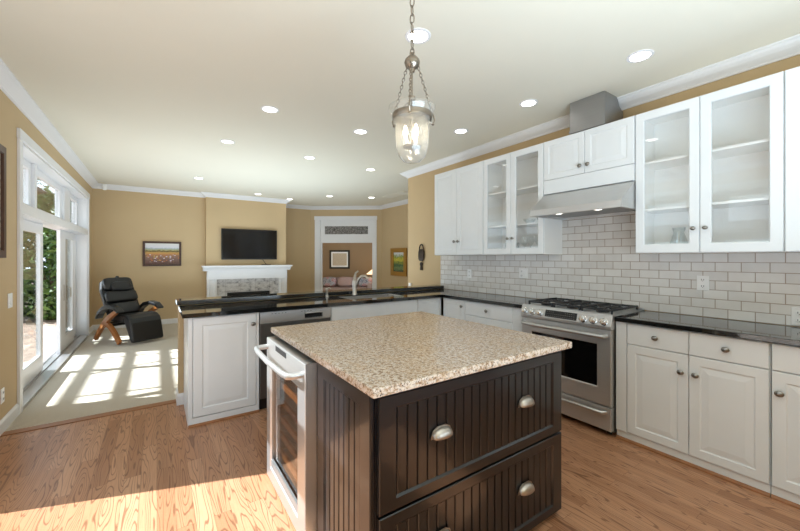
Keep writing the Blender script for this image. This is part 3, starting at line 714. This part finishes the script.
# base cabinets right of the range
BF = 2.87; BD = XR-0.01-BF
CT0, CT1 = 0.883, 0.918
c = thing('base_cabinet', 'white base cabinet with two doors and two drawers right of the range', 'cabinet', (BF+0.02, 1.30, 0), RW)
carcass(c, 0, 0.819, 0.066, CT0, BD-0.02)
MB().box(0, 0.072, -0.02, 0, 0.068, CT0-0.003).build('filler_stile', M['cab'], c, 0.001)
drawer(c, 0.076, 0.443, 0.727, CT0-0.006); drawer(c, 0.447, 0.815, 0.727, CT0-0.006)
raised_door(c, 0.076, 0.443, 0.072, 0.722, (0.406, 0.605)); raised_door(c, 0.447, 0.815, 0.072, 0.722, (0.484, 0.605))
plinth(c, 0, 0.819, BD-0.02)
c = thing('base_cabinet', 'white base cabinet cut off by the right edge of the photo', 'cabinet', (BF+0.02, 0.478, 0), RW)
carcass(c, 0, 0.80, 0.066, CT0, BD-0.02)
drawer(c, 0.004, 0.398, 0.727, CT0-0.006); drawer(c, 0.402, 0.796, 0.727, CT0-0.006)
raised_door(c, 0.004, 0.398, 0.072, 0.722, (0.036, 0.605)); raised_door(c, 0.402, 0.796, 0.072, 0.722, (0.76, 0.605))
plinth(c, 0, 0.80, BD-0.02)
# base cabinets between the corner and the range
c = thing('base_cabinet', 'white drawer base cabinet left of the range beyond the island', 'cabinet', (BF+0.02, 3.27, 0), RW)
carcass(c, 0, 1.15, 0.066, CT0, BD-0.02)
raised_door(c, 0.004, 0.365, 0.072, CT0-0.006, (0.325, 0.81)); drawer(c, 0.369, 1.02, 0.727, CT0-0.006); drawer(c, 0.369, 1.02, 0.40, 0.722); drawer(c, 0.369, 1.02, 0.072, 0.395)
MB().box(1.024, 1.15, -0.02, 0, 0.068, CT0-0.003).build('filler_stile', M['cab'], c, 0.001)
plinth(c, 0, 1.15, BD-0.02)

# peninsula, fronts face the camera
PF = 3.30
c = thing('base_cabinet', 'white raised panel cabinet at the left end of the peninsula', 'cabinet', (0.205, PF+0.02, 0))
carcass(c, 0, 0.54, 0.066, CT0, 0.55)
MB().box(-0.0, 0.030, -0.02, 0, 0.068, CT0-0.003).build('filler_stile', M['cab'], c, 0.001)
raised_door(c, 0.034, 0.515, 0.072, CT0-0.008, (0.488, 0.785), stile=0.065)
MB().box(0.518, 0.54, -0.02, 0, 0.068, CT0-0.003).build('filler_stile', M['cab'], c, 0.001)
plinth(c, 0, 0.54, 0.55, y=-0.016)
c = thing('base_cabinet', 'white sink cabinet with a plain false front right of the dishwasher', 'cabinet', (1.425, PF+0.02, 0))
MB().box(0, 1.085, 0, 0.02, 0.066, CT0).box(0, 0.018, 0.02, 0.55, 0.066, CT0).box(1.067, 1.085, 0.02, 0.55, 0.066, CT0).box(0.018, 1.067, 0.02, 0.55, 0.066, 0.084).build('body', M['cab'], c)
drawer(c, 0.004, 1.081, 0.727, CT0-0.006, False)
raised_door(c, 0.004, 0.541, 0.072, 0.722, (0.505, 0.605)); raised_door(c, 0.545, 1.081, 0.072, 0.722, (0.58, 0.605)); plinth(c, 0, 1.085, 0.3)
c = thing('base_cabinet', 'narrow white panelled corner cabinet at the inner end of the peninsula', 'cabinet', (2.512, PF+0.02, 0))
carcass(c, 0, 0.37, 0.066, CT0, 0.55)
raised_door(c, 0.003, 0.345, 0.072, CT0-0.006, None, stile=0.05); plinth(c, 0, 0.345, 0.3)
pw = thing('pony_wall', 'tan half wall behind the peninsula cabinets with white baseboard', 'half wall', (0, 0, 0))
MB().box(0.165, XR-0.002, 3.875, 4.045, 0, 0.922).build('body', M['wall'], pw)
MB().sweep([(0.205, 3.875), (0.165, 3.875), (0.165, 4.045), (XR, 4.045)][::-1], bprof).build('baseboard', M['trim'], pw)
# counters
ct = MB().box(0.165, 1.70, 3.262, 3.873, CT0+0.002, CT1).box(2.40, XR-0.002, 3.262, 3.873, CT0+0.002, CT1).box(1.70, 2.40, 3.262, 3.42, CT0+0.002, CT1).box(1.70, 2.40, 3.78, 3.873, CT0+0.002, CT1).box(2.842, XR-0.010, 2.118, 3.262, CT0+0.002, CT1)
tag(ct.build('black_countertop', M['blackgranite'], bevel=0.0), 'black granite countertop on the peninsula and along to the range', 'countertop')
tag(MB().box(2.842, XR-0.010, -0.35, 1.30, CT0+0.002, CT1).build('black_countertop', M['blackgranite'], bevel=0.004), 'black granite countertop right of the range under the outlet', 'countertop')
tag(MB().box(0.15, XR-0.001, 3.85, 4.07, 0.924, 0.965).build('bar_ledge', M['blackgranite'], bevel=0.004), 'narrow raised black granite ledge along the back of the peninsula', 'ledge')
# sink and faucet
sk = thing('sink', 'white undermount sink in the black peninsula counter below the faucet', 'sink', (2.05, 3.60, 0))
b = MB(); 
for (a, h) in ((-0.346, 0),):
    b.panel(-0.348, 0.348, -0.178, 0.178, [(0.0, 0.0), (0.0, 0.004), (0.012, 0.004), (0.03, 0.15), (0.06, 0.18)])
b.xf(Matrix.Rotation(-PI/2, 4, 'X')).xf(Matrix.Translation((0, 0, 0.905)))
b2 = MB().box(-0.348, 0.348, -0.178, -0.166, 0.72, 0.914).box(-0.348, 0.348, 0.166, 0.178, 0.72, 0.914).box(-0.348, -0.336, -0.166, 0.166, 0.72, 0.914).box(0.336, 0.348, -0.166, 0.166, 0.72, 0.914).box(-0.336, 0.336, -0.166, 0.166, 0.72, 0.732)
b2.build('basin', M['steel_pale'], sk, 0.006)
MB().lathe([(0, 0.733), (0.04, 0.733), (0.045, 0.736), (0.03, 0.738), (0, 0.736)], (0, 0, 0), 'z', 18).build('drain', M['chrome'], sk)
fa = thing('faucet', 'tall nickel single lever faucet standing behind the sink', 'faucet', (1.95, 3.815, CT1), math.radians(12))
MB().lathe([(0, 0), (0.034, 0), (0.034, 0.012), (0.026, 0.03), (0.024, 0.10), (0.029, 0.14), (0.026, 0.17), (0, 0.175)], seg=18).build('body', M['nickel'], fa)
MB().tube([(0.005, -0.005, 0.10), (0.035, -0.03, 0.19), (0.06, -0.055, 0.222), (0.09, -0.085, 0.222), (0.105, -0.10, 0.20)], [0.018, 0.017, 0.017, 0.021, 0.02], 12).build('spout', M['nickel'], fa)
MB().tube([(0, 0, 0.165), (0.012, 0.01, 0.22), (0.035, 0.02, 0.262), (0.07, 0.02, 0.282)], [0.022, 0.016, 0.012, 0.009], 10).build('lever', M['nickel'], fa)
sd_ = thing('soap_dispenser', 'small nickel soap dispenser left of the faucet', 'soap dispenser', (1.60, 3.815, CT1))
MB().lathe([(0, 0), (0.022, 0), (0.022, 0.01), (0.012, 0.02), (0.012, 0.075), (0.018, 0.085), (0.014, 0.10), (0, 0.102)], seg=14).build('pump', M['nickel'], sd_)
MB().tube([(0, 0, 0.09), (0.01, -0.03, 0.105), (0.018, -0.065, 0.095)], 0.007, 8).build('spout', M['nickel'], sd_)
# dishwasher
dw = thing('dishwasher', 'stainless dishwasher with a pocket handle in the peninsula', 'dishwasher', (0.748, PF+0.01, 0))
MB().box(0.0, 0.672, 0.012, 0.56, 0.02, CT0-0.002).build('body', M['dark'], dw)
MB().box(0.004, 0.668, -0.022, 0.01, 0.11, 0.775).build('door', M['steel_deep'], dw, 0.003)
cp = MB().box(0.004, 0.405, -0.026, 0.01, 0.778, CT0-0.006).box(0.585, 0.668, -0.026, 0.01, 0.778, CT0-0.006).box(0.405, 0.585, -0.026, 0.01, 0.848, CT0-0.006).box(0.405, 0.585, -0.026, 0.01, 0.778, 0.79)
cp = cp.build('control_panel', M['steel'], dw)
MB().box(0.405, 0.585, 0.004, 0.01, 0.79, 0.848).build('pocket', M['dark'], cp)
MB().tube([(0.41, -0.028, 0.838), (0.44, -0.040, 0.842), (0.55, -0.040, 0.842), (0.58, -0.028, 0.838)], 0.007, 8).build('handle', M['steel_pale'], cp)
bt = MB()
for k in range(9): bt.box(0.10+k*0.03+(0.12 if k > 4 else 0), 0.113+k*0.03+(0.12 if k > 4 else 0), -0.0275, -0.026, 0.857, 0.861)
bt.build('buttons', M['dark'], cp)
MB().box(0.01, 0.662, 0.035, 0.06, 0.0, 0.105).build('toe_plate', M['dark'], dw)

# ---------------------------------------------------------------- island
isl = thing('kitchen_island', 'espresso painted beadboard island with two wide drawers under speckled granite', 'island', (0.638, 1.07, 0))
IW = 1.135
MB().box(0.0, IW, 0.02, 0.53, 0.03, 0.882).box(0.66, IW, 0.53, 1.245, 0.03, 0.882).box(0.0, 0.66, 1.225, 1.245, 0.03, 0.882).build('body', M['espresso'], isl)
MB().box(0.03, IW-0.03, 0.05, 0.52, 0.0, 0.03).box(0.68, IW-0.03, 0.52, 1.22, 0.0, 0.03).build('plinth', M['espresso'], isl)
def bead_front(mb, x0, x1, z0, z1, y, fl, fr, fb, ft):
    mb.frame(x0, x1, z0, z1, y, y+0.018, fl, fr, fb, ft, 0.008)
    mb.box(x0+fl-0.01, x1-fr+0.01, y+0.0135, y+0.0178, z0+fb-0.01, z1-ft+0.01)
    a, b = x0+fl, x1-fr; n = max(3, round((b-a)/0.047)); st_ = (b-a)/n
    for k in range(n):
        p, q = a+k*st_+0.003, a+(k+1)*st_-0.003
        mb.prism([(p, y+0.0135), (p, y+0.0095), (p+0.003, y+0.0068), (q-0.003, y+0.0068), (q, y+0.0095), (q, y+0.0135)], 'z', z0+fb, z1-ft)
def cup_pull(par, x, z, y):
    m = MB(); a, bh, cd_ = 0.048, 0.036, 0.030; vs = []; fs = []; nu, nv = 16, 7
    for i in range(nu+1):
        u = PI*i/nu
        for j in range(nv+1):
            v = PI/2*j/nv; r = math.sin(u)**0.65
            vs.append((x+a*math.cos(u), y-cd_*r*math.sin(v)-0.001, z-0.012+bh*r*math.cos(v)))
    for i in range(nu):
        for j in range(nv): fs.append((i*(nv+1)+j, (i+1)*(nv+1)+j, (i+1)*(nv+1)+j+1, i*(nv+1)+j+1))
    m.add(vs, fs, True); o = m.build('cup_pull', M['nickel'], par, solid=0.0025)
    MB().prism([(x-0.053, z-0.016), (x+0.053, z-0.016), (x+0.053, z-0.006), (x+0.044, z+0.016), (x+0.022, z+0.028), (x-0.022, z+0.028), (x-0.044, z+0.016), (x-0.053, z-0.006)], 'y', y-0.002, y+0.0005).build('pull_flange', M['nickel'], o)
for (z0, z1) in ((0.448, 0.866), (0.034, 0.438)):
    d = MB(); bead_front(d, 0.006, IW-0.006, z0, z1, 0.0, 0.078, 0.082, 0.050, 0.052); o = d.build('drawer', M['espresso'], isl)
    for x in (0.292, 0.823): cup_pull(o, x, z0+0.222, 0.0)
sp = MB(); bead_front(sp, 0, 0.50, 0.03, 0.882, 0, 0.085, 0.085, 0.085, 0.075)
sp.xf(Matrix.Translation((-0.019, 0.525, 0)) @ Matrix.Rotation(-PI/2, 4, 'Z')).build('side_panel', M['espresso'], isl)
tag(MB().box(0.600, 1.812, 1.036, 2.345, 0.884, 0.918).build('granite_countertop', M['granite'], bevel=0.006), 'speckled beige granite countertop on the dark island', 'countertop')
# wine cooler built into the island's left side; local x runs towards the camera, -y out of the island
wc = thing('wine_cooler', 'stainless glass door wine cooler built into the left side of the island', 'wine cooler', (0.625, 2.290, 0), RW)
WW = 0.69
cb = MB().box(0.0, 0.02, 0.002, 0.60, 0.03, 0.878).box(WW-0.02, WW, 0.002, 0.60, 0.03, 0.878).box(0.02, WW-0.02, 0.58, 0.60, 0.03, 0.878).box(0.02, WW-0.02, 0.002, 0.58, 0.03, 0.06).box(0.02, WW-0.02, 0.002, 0.58, 0.82, 0.878)
cb.build('cabinet', M['dark'], wc)
MB().box(0.02, WW-0.02, 0.03, 0.56, 0.0, 0.03).build('base_plate', M['dark'], wc)
f = MB(); f.frame(0.0, WW, 0.022, 0.868, -0.062, -0.004, 0.085, 0.115, 0.085, 0.14, 0.010); wd = f.build('door', M['steel_pale'], wc)
MB().box(0.08, WW-0.11, -0.040, -0.034, 0.10, 0.735).build('pane', M['coolglass'], wd)
MB().box(0.09, WW-0.12, -0.058, -0.046, 0.107, 0.150).build('lower_grille', M['steel_dark'], wd)
h = MB().tube([(0.022, -0.060, 0.815), (0.022, -0.112, 0.815), (0.034, -0.131, 0.815), (0.10, -0.139, 0.815), (0.345, -0.146, 0.815), (0.59, -0.139, 0.815), (0.650, -0.131, 0.815), (0.662, -0.112, 0.815), (0.662, -0.060, 0.815)], 0.013, 12, ry=0.016)
h.build('handle', M['steel_pale'], wd)
MB().box(0.20, 0.40, -0.0635, -0.062, 0.828, 0.856).build('display', M['dark'], wd)
for k in range(6):
    z = 0.15+k*0.105
    s_ = MB().box(0.03, WW-0.03, 0.02, 0.54, z, z+0.008); s_ = s_.build('rack', M['nickel'], wc)
    MB().box(0.03, WW-0.03, 0.004, 0.02, z-0.008, z+0.024).build('rack_front', M['oakframe'], s_, 0.002)

# ---------------------------------------------------------------- range
rg = thing('gas_range', 'stainless gas range with six knobs and black oven window', 'range', (2.84, 2.110, 0), RW)
RWD = 0.800
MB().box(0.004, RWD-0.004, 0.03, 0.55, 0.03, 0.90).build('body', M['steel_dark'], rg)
ckt = MB().box(0.0, RWD, 0.03, 0.55, 0.902, 0.922).box(0.0, RWD, 0.535, 0.55, 0.922, 0.94); ckt.build('cooktop', M['steel'], rg, 0.003)
cpp = MB().prism([(-0.028, 0.822), (-0.020, 0.815), (0.03, 0.815), (0.03, 0.928), (0.012, 0.930), (-0.006, 0.918), (-0.030, 0.842)], 'x', -0.002, RWD+0.002)
cpn = cpp.build('control_panel', M['steel'], rg, 0.004)
tilt = Matrix.Rotation(math.atan2(0.024, 0.076), 4, 'X')
def on_panel(x, z): return Vector((x, -0.030+(z-0.842)*0.024/0.076, z))
for x in (0.042, 0.121, 0.196, 0.586, 0.666, 0.748):
    k = MB().lathe([(0.030, 0.002), (0.030, -0.004), (0.024, -0.006), (0.022, -0.030), (0.018, -0.034), (0, -0.035)], (0, 0, 0), 'y', 18).box(-0.004, 0.004, -0.040, -0.03, -0.02, 0.02)
    p = on_panel(x, 0.872); k.xf(Matrix.Translation(p) @ tilt.inverted()).build('knob', M['chrome'], cpn)
dp = MB().box(-0.142, 0.142, -0.003, 0.002, -0.030, 0.030); p = on_panel(0.391, 0.877); dp.xf(Matrix.Translation(p) @ tilt.inverted()); dp = dp.build('display', M['dark'], cpn)
ky = MB()
for r in range(3):
    for k in range(14):
        if 3 < k < 9 and r == 2: continue
        ky.box(-0.127+k*0.0185, -0.119+k*0.0185, -0.0034, -0.003, -0.021+r*0.018, -0.018+r*0.018)
ky.xf(Matrix.Translation(p) @ tilt.inverted()).build('touch_keys', M['knob'], dp)
od = MB(); od.frame(0.004, RWD-0.004, 0.232, 0.812, -0.020, 0.026, 0.105, 0.105, 0.135, 0.12, 0.006); od = od.build('oven_door', M['steel'], rg)
MB().box(0.10, RWD-0.10, -0.014, -0.008, 0.36, 0.70).build('oven_window', M['oven_glass'], od)
MB().tube([(0.035, -0.020, 0.765), (0.045, -0.060, 0.765), (0.08, -0.068, 0.765), (0.396, -0.072, 0.765), (RWD-0.08, -0.068, 0.765), (RWD-0.045, -0.060, 0.765), (RWD-0.035, -0.020, 0.765)], 0.016, 12).build('handle', M['steel_pale'], od)
wdw = MB(); wdw.panel(0.004, RWD-0.004, 0.045, 0.222, [(0, 0.026), (0, -0.014), (0.004, -0.020)]); wdw = wdw.build('warming_drawer', M['steel'], rg)
MB().tube([(0.04, -0.020, 0.185), (0.055, -0.052, 0.185), (0.396, -0.062, 0.185), (RWD-0.055, -0.052, 0.185), (RWD-0.04, -0.020, 0.185)], 0.013, 10).build('handle', M['steel_pale'], wdw)
for x in (0.03, RWD-0.07):
    for y in (0.06, 0.48): MB().lathe([(0, 0), (0.02, 0), (0.02, 0.03), (0, 0.03)], (x+0.02, y, 0), 'z', 12).build('foot', M['dark'], rg)
for k in range(3):
    x0 = 0.02+k*0.252; x1 = x0+0.246; g = MB()
    for y in (0.06, 0.275, 0.495): g.box(x0, x1, y, y+0.014, 0.944, 0.958)
    for x in (x0, (x0+x1)/2-0.007, x1-0.014): g.box(x, x+0.014, 0.06, 0.509, 0.946, 0.960)
    for y in (0.165, 0.39):
        cx = (x0+x1)/2
        for a in (PI/4, 3*PI/4, 5*PI/4, 7*PI/4): g.tube([(cx+0.04*math.cos(a), y+0.04*math.sin(a), 0.957), (cx+0.115*math.cos(a), y+0.10*math.sin(a), 0.952)], 0.006, 6)
    for x in (x0, x1-0.014):
        for y in (0.06, 0.495): g.box(x, x+0.014, y, y+0.014, 0.923, 0.946)
    g.build('grate', M['iron'], rg, 0.002)
    for y in (0.165, 0.39): MB().lathe([(0, 0.922), (0.05, 0.922), (0.05, 0.930), (0.036, 0.934), (0.036, 0.941), (0, 0.943)], ((x0+x1)/2, y, 0), 'z', 18).build('burner', M['iron'], rg)
# hood and duct
hd = thing('range_hood', 'stainless under cabinet range hood with two lit lamps above the range', 'range hood', (2.85, 2.04, 0), RW)
HW = 0.786
HDp = XR-0.010-2.85
hs = MB()
hs.prism([(0.0, 1.742), (0.0, 1.797), (0.222, 1.960), (HDp, 1.960), (HDp, 1.742), (HDp-0.02, 1.742), (HDp-0.02, 1.77), (0.03, 1.77), (0.03, 1.742)], 'x', 0.0, HW)
hs.box(0, 0.03, 0.03, HDp-0.02, 1.742, 1.77).box(HW-0.03, HW, 0.03, HDp-0.02, 1.742, 1.77)
hs.build('canopy', M['steel'], hd, 0.002)
MB().box(0.03, HW-0.03, 0.03, HDp-0.02, 1.762, 1.769).build('filter_panel', M['steel_dark'], hd)
for x in (0.22, 0.56):
    o = MB().lathe([(0, 1.762), (0.036, 1.762), (0.036, 1.754), (0.03, 1.752), (0, 1.752)], (x, 0.10, 0), 'z', 18).build('lamp_lens', M['hoodlens'], hd)
MB().box(0.30, 0.44, 0.028, 0.03, 1.748, 1.76).build('switch_panel', M['dark'], hd)
dc = thing('duct_cover', 'plain steel vent duct box between the hood cabinet and the ceiling', 'duct cover', (UF+0.004, 1.785, 0), RW)
dd = MB().prism([(0.0, UT+0.004), (0.0, CE-0.002), (0.205, CE-0.002), (0.228, CE-0.02), (0.255, CE-0.07), (0.30, CE-0.10), (0.322, CE-0.10), (0.322, UT+0.004)], 'x', 0, 0.305)
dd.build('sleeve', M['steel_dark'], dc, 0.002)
MB().box(-0.004, 0.309, -0.004, 0.0, UT+0.004, UT+0.022).build('collar', M['steel_dark'], dc)

# ---------------------------------------------------------------- glassware in the left glass cabinet
def wine_glass():
    t = thing('wine_glass', '', 'glass', group='glassware in the cabinet left of the hood')
    MB().shell([(0.03, 0.0), (0.028, 0.003), (0.006, 0.008), (0.0045, 0.07), (0.02, 0.085), (0.036, 0.11), (0.036, 0.14), (0.029, 0.175)], seg=16).build('bowl', M['ware'], t)
    return t
GX = UF+0.16
gl_spots = [(2.12, 1.418, 'nearest the hood'), (2.21, 1.418, 'second from the hood'), (2.30, 1.418, 'third from the hood'), (2.38, 1.418, 'fourth from the hood')]
g0 = None
for y, z, which in gl_spots:
    lab = 'clear stemmed glass on the bottom shelf left of the hood, %s' % which
    if g0 is None: g0 = wine_glass(); g0.location = (GX, y, z); g0['label'] = lab
    else: dup(g0, (GX, y, z), 0, lab)
def bowl(y, z, r, lab):
    o = MB().shell([(0.0, 0.004), (r*0.45, 0.0), (r*0.5, 0.008), (r*0.85, r*0.45), (r, r*0.8)], seg=22).build('glass_bowl', M['ware'], solid=0.003); o.location = (GX+0.02, y, z); tag(o, lab, 'bowl')
bowl(2.16, 1.7215, 0.072, 'larger clear glass bowl on the middle shelf closest to the hood'); bowl(2.33, 1.7215, 0.062, 'smaller clear glass bowl on the middle shelf left of the larger bowl')
def tumbler(y, z, lab):
    o = MB().shell([(0.0, 0.004), (0.03, 0.003), (0.034, 0.11)], seg=16).build('tumbler', M['ware'], solid=0.003); o.location = (GX+0.02, y, z); tag(o, lab, 'glass')
tumbler(2.60, 1.418, 'clear tumbler on the bottom shelf behind the left glass door, left one'); tumbler(2.50, 1.418, 'clear tumbler on the bottom shelf behind the left glass door, right one')
vz = MB().shell([(0.0, 0.004), (0.04, 0.003), (0.055, 0.06), (0.03, 0.13), (0.042, 0.17)], seg=20).build('glass_vase', M['ware'], solid=0.003); vz.location = (GX+0.03, 1.03, 1.418); tag(vz, 'clear glass vase behind the left glass door right of the hood', 'vase')

# ---------------------------------------------------------------- outlets, switches, wall ornament
def wall_plate(name, label, cat, loc, rz, gangs, kind, wdt=0.072, hgt=0.115):
    t = thing(name, label, cat, loc, rz); W = wdt+(gangs-1)*0.046
    MB().box(-W/2, W/2, -0.006, 0, -hgt/2, hgt/2).build('plate', M['plastic'], t, 0.003)
    for k in range(gangs):
        x = (k-(gangs-1)/2)*0.046
        kd = kind[k]
        if kd == 'o':
            for z in (-0.024, 0.024):
                s_ = MB().cushion(x, -0.007, z, 0.017, 0.002, 0.015, 4).build('socket', M['plastic'], t)
                MB().box(x-0.008, x-0.005, -0.0105, -0.009, z-0.004, z+0.007).box(x+0.005, x+0.008, -0.0105, -0.009, z-0.004, z+0.007).box(x-0.002, x+0.002, -0.0105, -0.009, z-0.010, z-0.006).build('slots', M['dark'], s_)
        else:
            MB().prism([(-0.012, -0.03), (-0.006, -0.033), (-0.006, 0.033), (-0.008, 0.03)], 'x', x-0.016, x+0.016).build('rocker', M['plastic'], t)
    return t
wall_plate('wall_outlet', 'white double outlet on the tile under the glass cabinet right of the hood', 'outlet', (XR-0.009, 0.922, 1.172), RW, 1, 'o', 0.075, 0.11)
wall_plate('wall_outlet', 'white two gang outlet and switch plate on the tile left of the range', 'outlet', (XR-0.009, 2.505, 1.188), RW, 2, 'os')
wall_plate('wall_outlet', 'small white outlet on the tile near the left end of the backsplash', 'outlet', (XR-0.009, 3.34, 1.155), RW, 1, 'o')
wall_plate('wall_outlet', 'white outlet on the tile at the right edge of the photo', 'outlet', (XR-0.009, 0.435, 0.985), RW, 1, 'o')
wall_plate('wall_switch', 'white light switch on the tan wall left of the sliding door', 'switch', (XL+0.0005, 4.22, 1.01), PI/2, 1, 's', 0.10, 0.12)
wall_plate('wall_outlet', 'white outlet low on the tan wall left of the sliding door', 'outlet', (XL+0.0005, 4.045, 0.285), PI/2, 1, 'o')
ko = thing('key_rack', 'dark metal padlock shaped key rack on the tan wall beside the upper cabinets', 'wall ornament', (XR-0.0005, 4.36, 1.17), RW)
MB().cushion(0, -0.02, 0.235, 0.07, 0.018, 0.095, 3.2).build('lock_body', M['copper'], ko)
MB().tube([(0.05*math.cos(a), -0.02, 0.315+0.085*math.sin(a)) for a in [PI*k/12 for k in range(13)]], 0.009, 8).build('shackle', M['copper'], ko)
MB().tube([(0, -0.02, 0.12), (0, -0.02, 0.005)], 0.018, 8).tube([(0.026*math.cos(a), -0.02, 0.095+0.026*math.sin(a)) for a in [2*PI*k/12 for k in range(12)]], 0.009, 8, True).box(-0.028, 0.028, -0.026, -0.014, 0.0, 0.045).build('hanging_key', M['copper'], ko)
kn = MB().box(-0.03, 0.03, -0.03, 0, -0.03, 0.045).build('wall_jack', M['plastic'], None, 0.006); kn.location = (XR-0.0005, 4.66, 0.91); kn.rotation_euler = (0, 0, RW); tag(kn, 'small white jack box low on the tan wall below the key rack', 'wall jack')

# ---------------------------------------------------------------- recessed ceiling lights
cans = [(2.754, 1.092, 'nearest the camera above the right hand cabinets'), (2.761, 1.99, 'just left of the steel duct box'), (2.757, 2.847, 'right of the pendant lamp above the left wall cabinets'), (1.853, 3.483, 'left of the pendant lamp above the sink'),
        (0.875, 3.442, 'largest in the left half of the ceiling, above the peninsula end'), (1.354, 1.781, 'behind the pendant chain'), (0.697, 4.681, 'next farther left beyond the peninsula end'), (1.748, 4.784, 'centre of the ceiling beyond the sink'),
        (2.779, 4.89, 'above the end of the kitchen wall by the crown corner'), (0.598, 7.102, 'farthest left near the flower painting wall'), (1.818, 8.146, 'right above the wall television'), (2.587, 8.416, 'above the right end of the mantel'),
        (3.205, 7.501, 'in front of the doorway transom'), (4.084, 7.14, 'in the nook above the gilt framed painting')]
can0 = None
for x, y, which in cans:
    lab = 'round recessed ceiling light, %s' % which
    if can0 is None:
        can0 = thing('recessed_light', lab, 'ceiling light', (x, y, CE), 0, 'recessed ceiling lights')
        MB().lathe([(0.062, -0.001), (0.062, -0.006), (0.080, -0.004), (0.082, 0.0), (0.062, 0.0)], seg=28).build('trim_ring', M['trim'], can0)
        MB().lathe([(0, -0.004), (0.061, -0.004), (0.061, -0.001), (0, -0.001)], seg=28).build('lens', M['lens'], can0)
    else: dup(can0, (x, y, CE), 0, lab)

# ---------------------------------------------------------------- pendant lamp
pe = thing('pendant_lamp', 'nickel pendant lamp with clear glass bell jar hanging over the island', 'pendant lamp', (1.066, 1.451, 0))
MB().lathe([(0, CE), (0.06, CE), (0.06, CE-0.012), (0.02, CE-0.03), (0, CE-0.03)], seg=24).build('canopy', M['oldnickel'], pe)
def link(mb, c, L, wd, rr, turn, tiltm=None):
    pts = []
    for k in range(14):
        a = 2*PI*k/14; p = Vector((wd*math.cos(a), 0, L*math.sin(a)))
        p = Matrix.Rotation(turn, 3, 'Z') @ p
        if tiltm is not None: p = tiltm @ p
        pts.append(Vector(c)+p)
    mb.tube(pts, rr, 6, True)
ch = MB(); z = CE-0.035; k = 0
while z > 2.40:
    link(ch, (0, 0, z-0.022), 0.026, 0.011, 0.0032, k*PI/2+0.5); z -= 0.043; k += 1
ch.build('chain', M['oldnickel'], pe)
MB().lathe([(0, 2.40), (0.010, 2.398), (0.012, 2.388), (0.020, 2.380), (0.036, 2.362), (0.040, 2.348), (0.034, 2.328), (0.016, 2.315), (0.012, 2.30), (0, 2.298)], seg=22).build('hub', M['oldnickel'], pe)
MB().tube([(0, 0, 2.30), (0, 0, 2.175)], 0.004, 8).lathe([(0, 2.178), (0.017, 2.176), (0.018, 2.158), (0.012, 2.15), (0.018, 2.14), (0.016, 2.128), (0, 2.126)], seg=16).build('stem', M['oldnickel'], pe)
MB().shell([(0.006, 2.145), (0.030, 2.140), (0.042, 2.128), (0.045, 2.118)], seg=24).build('smoke_bell', M['bellglass'], pe, solid=0.002)
MB().shell([(0.118, 2.120), (0.112, 2.105), (0.096, 2.082), (0.091, 2.065), (0.086, 2.04), (0.084, 1.97), (0.080, 1.92), (0.066, 1.875), (0.042, 1.850), (0.016, 1.841), (0.001, 1.840)], seg=40).build('bell_jar', M['bellglass'], pe, solid=0.003)
MB().lathe([(0.094, 2.062), (0.100, 2.062), (0.102, 2.07), (0.102, 2.082), (0.099, 2.088), (0.095, 2.086)], seg=40).shell([(0.094, 2.062), (0.095, 2.086)], seg=40).build('band', M['oldnickel'], pe)
for k in range(3):
    a = math.radians(-12)+k*2*PI/3; ca, sa = math.cos(a), math.sin(a)
    hk = MB().tube([(0.101*ca, 0.101*sa, 2.06), (0.118*ca, 0.118*sa, 2.055), (0.128*ca, 0.128*sa, 2.075), (0.120*ca, 0.120*sa, 2.10), (0.112*ca, 0.112*sa, 2.115)], 0.0038, 8).lathe([(0, -0.008), (0.008, 0), (0, 0.008)], (0.118*ca, 0.118*sa, 2.052), 'z', 10)
    hk.build('hook', M['oldnickel'], pe)
    p0 = Vector((0.112*ca, 0.112*sa, 2.118)); p1 = Vector((0.034*ca, 0.034*sa, 2.335)); d = (p1-p0); n = 13; tm = d.normalized().to_track_quat('Z', 'Y').to_matrix(); sch = MB()
    for j in range(n): link(sch, p0+d*((j+0.5)/n), d.length/n*0.64, 0.0065, 0.002, (j % 2)*PI/2+0.6, tm)
    sch.build('side_chain', M['oldnickel'], pe)
cl = MB().tube([(0, 0, 2.128), (0, 0, 1.925)], 0.005, 8)
cl = cl.lathe([(0, 1.915), (0.045, 1.918), (0.048, 1.925), (0.012, 1.932), (0, 1.932)], seg=18).build('candle_cluster', M['oldnickel'], pe)
for k in range(3):
    a = 0.5+k*2*PI/3; x, y = 0.034*math.cos(a), 0.034*math.sin(a)
    MB().lathe([(0, 1.925), (0.008, 1.925), (0.008, 1.965), (0, 1.966)], (x, y, 0), 'z', 12).build('candle_sleeve', M['plastic'], cl)
    MB().lathe([(0, 1.967), (0.007, 1.97), (0.0125, 1.988), (0.009, 2.008), (0.003, 2.026), (0, 2.029)], (x, y, 0), 'z', 12).build('bulb', M['bulb'], cl)
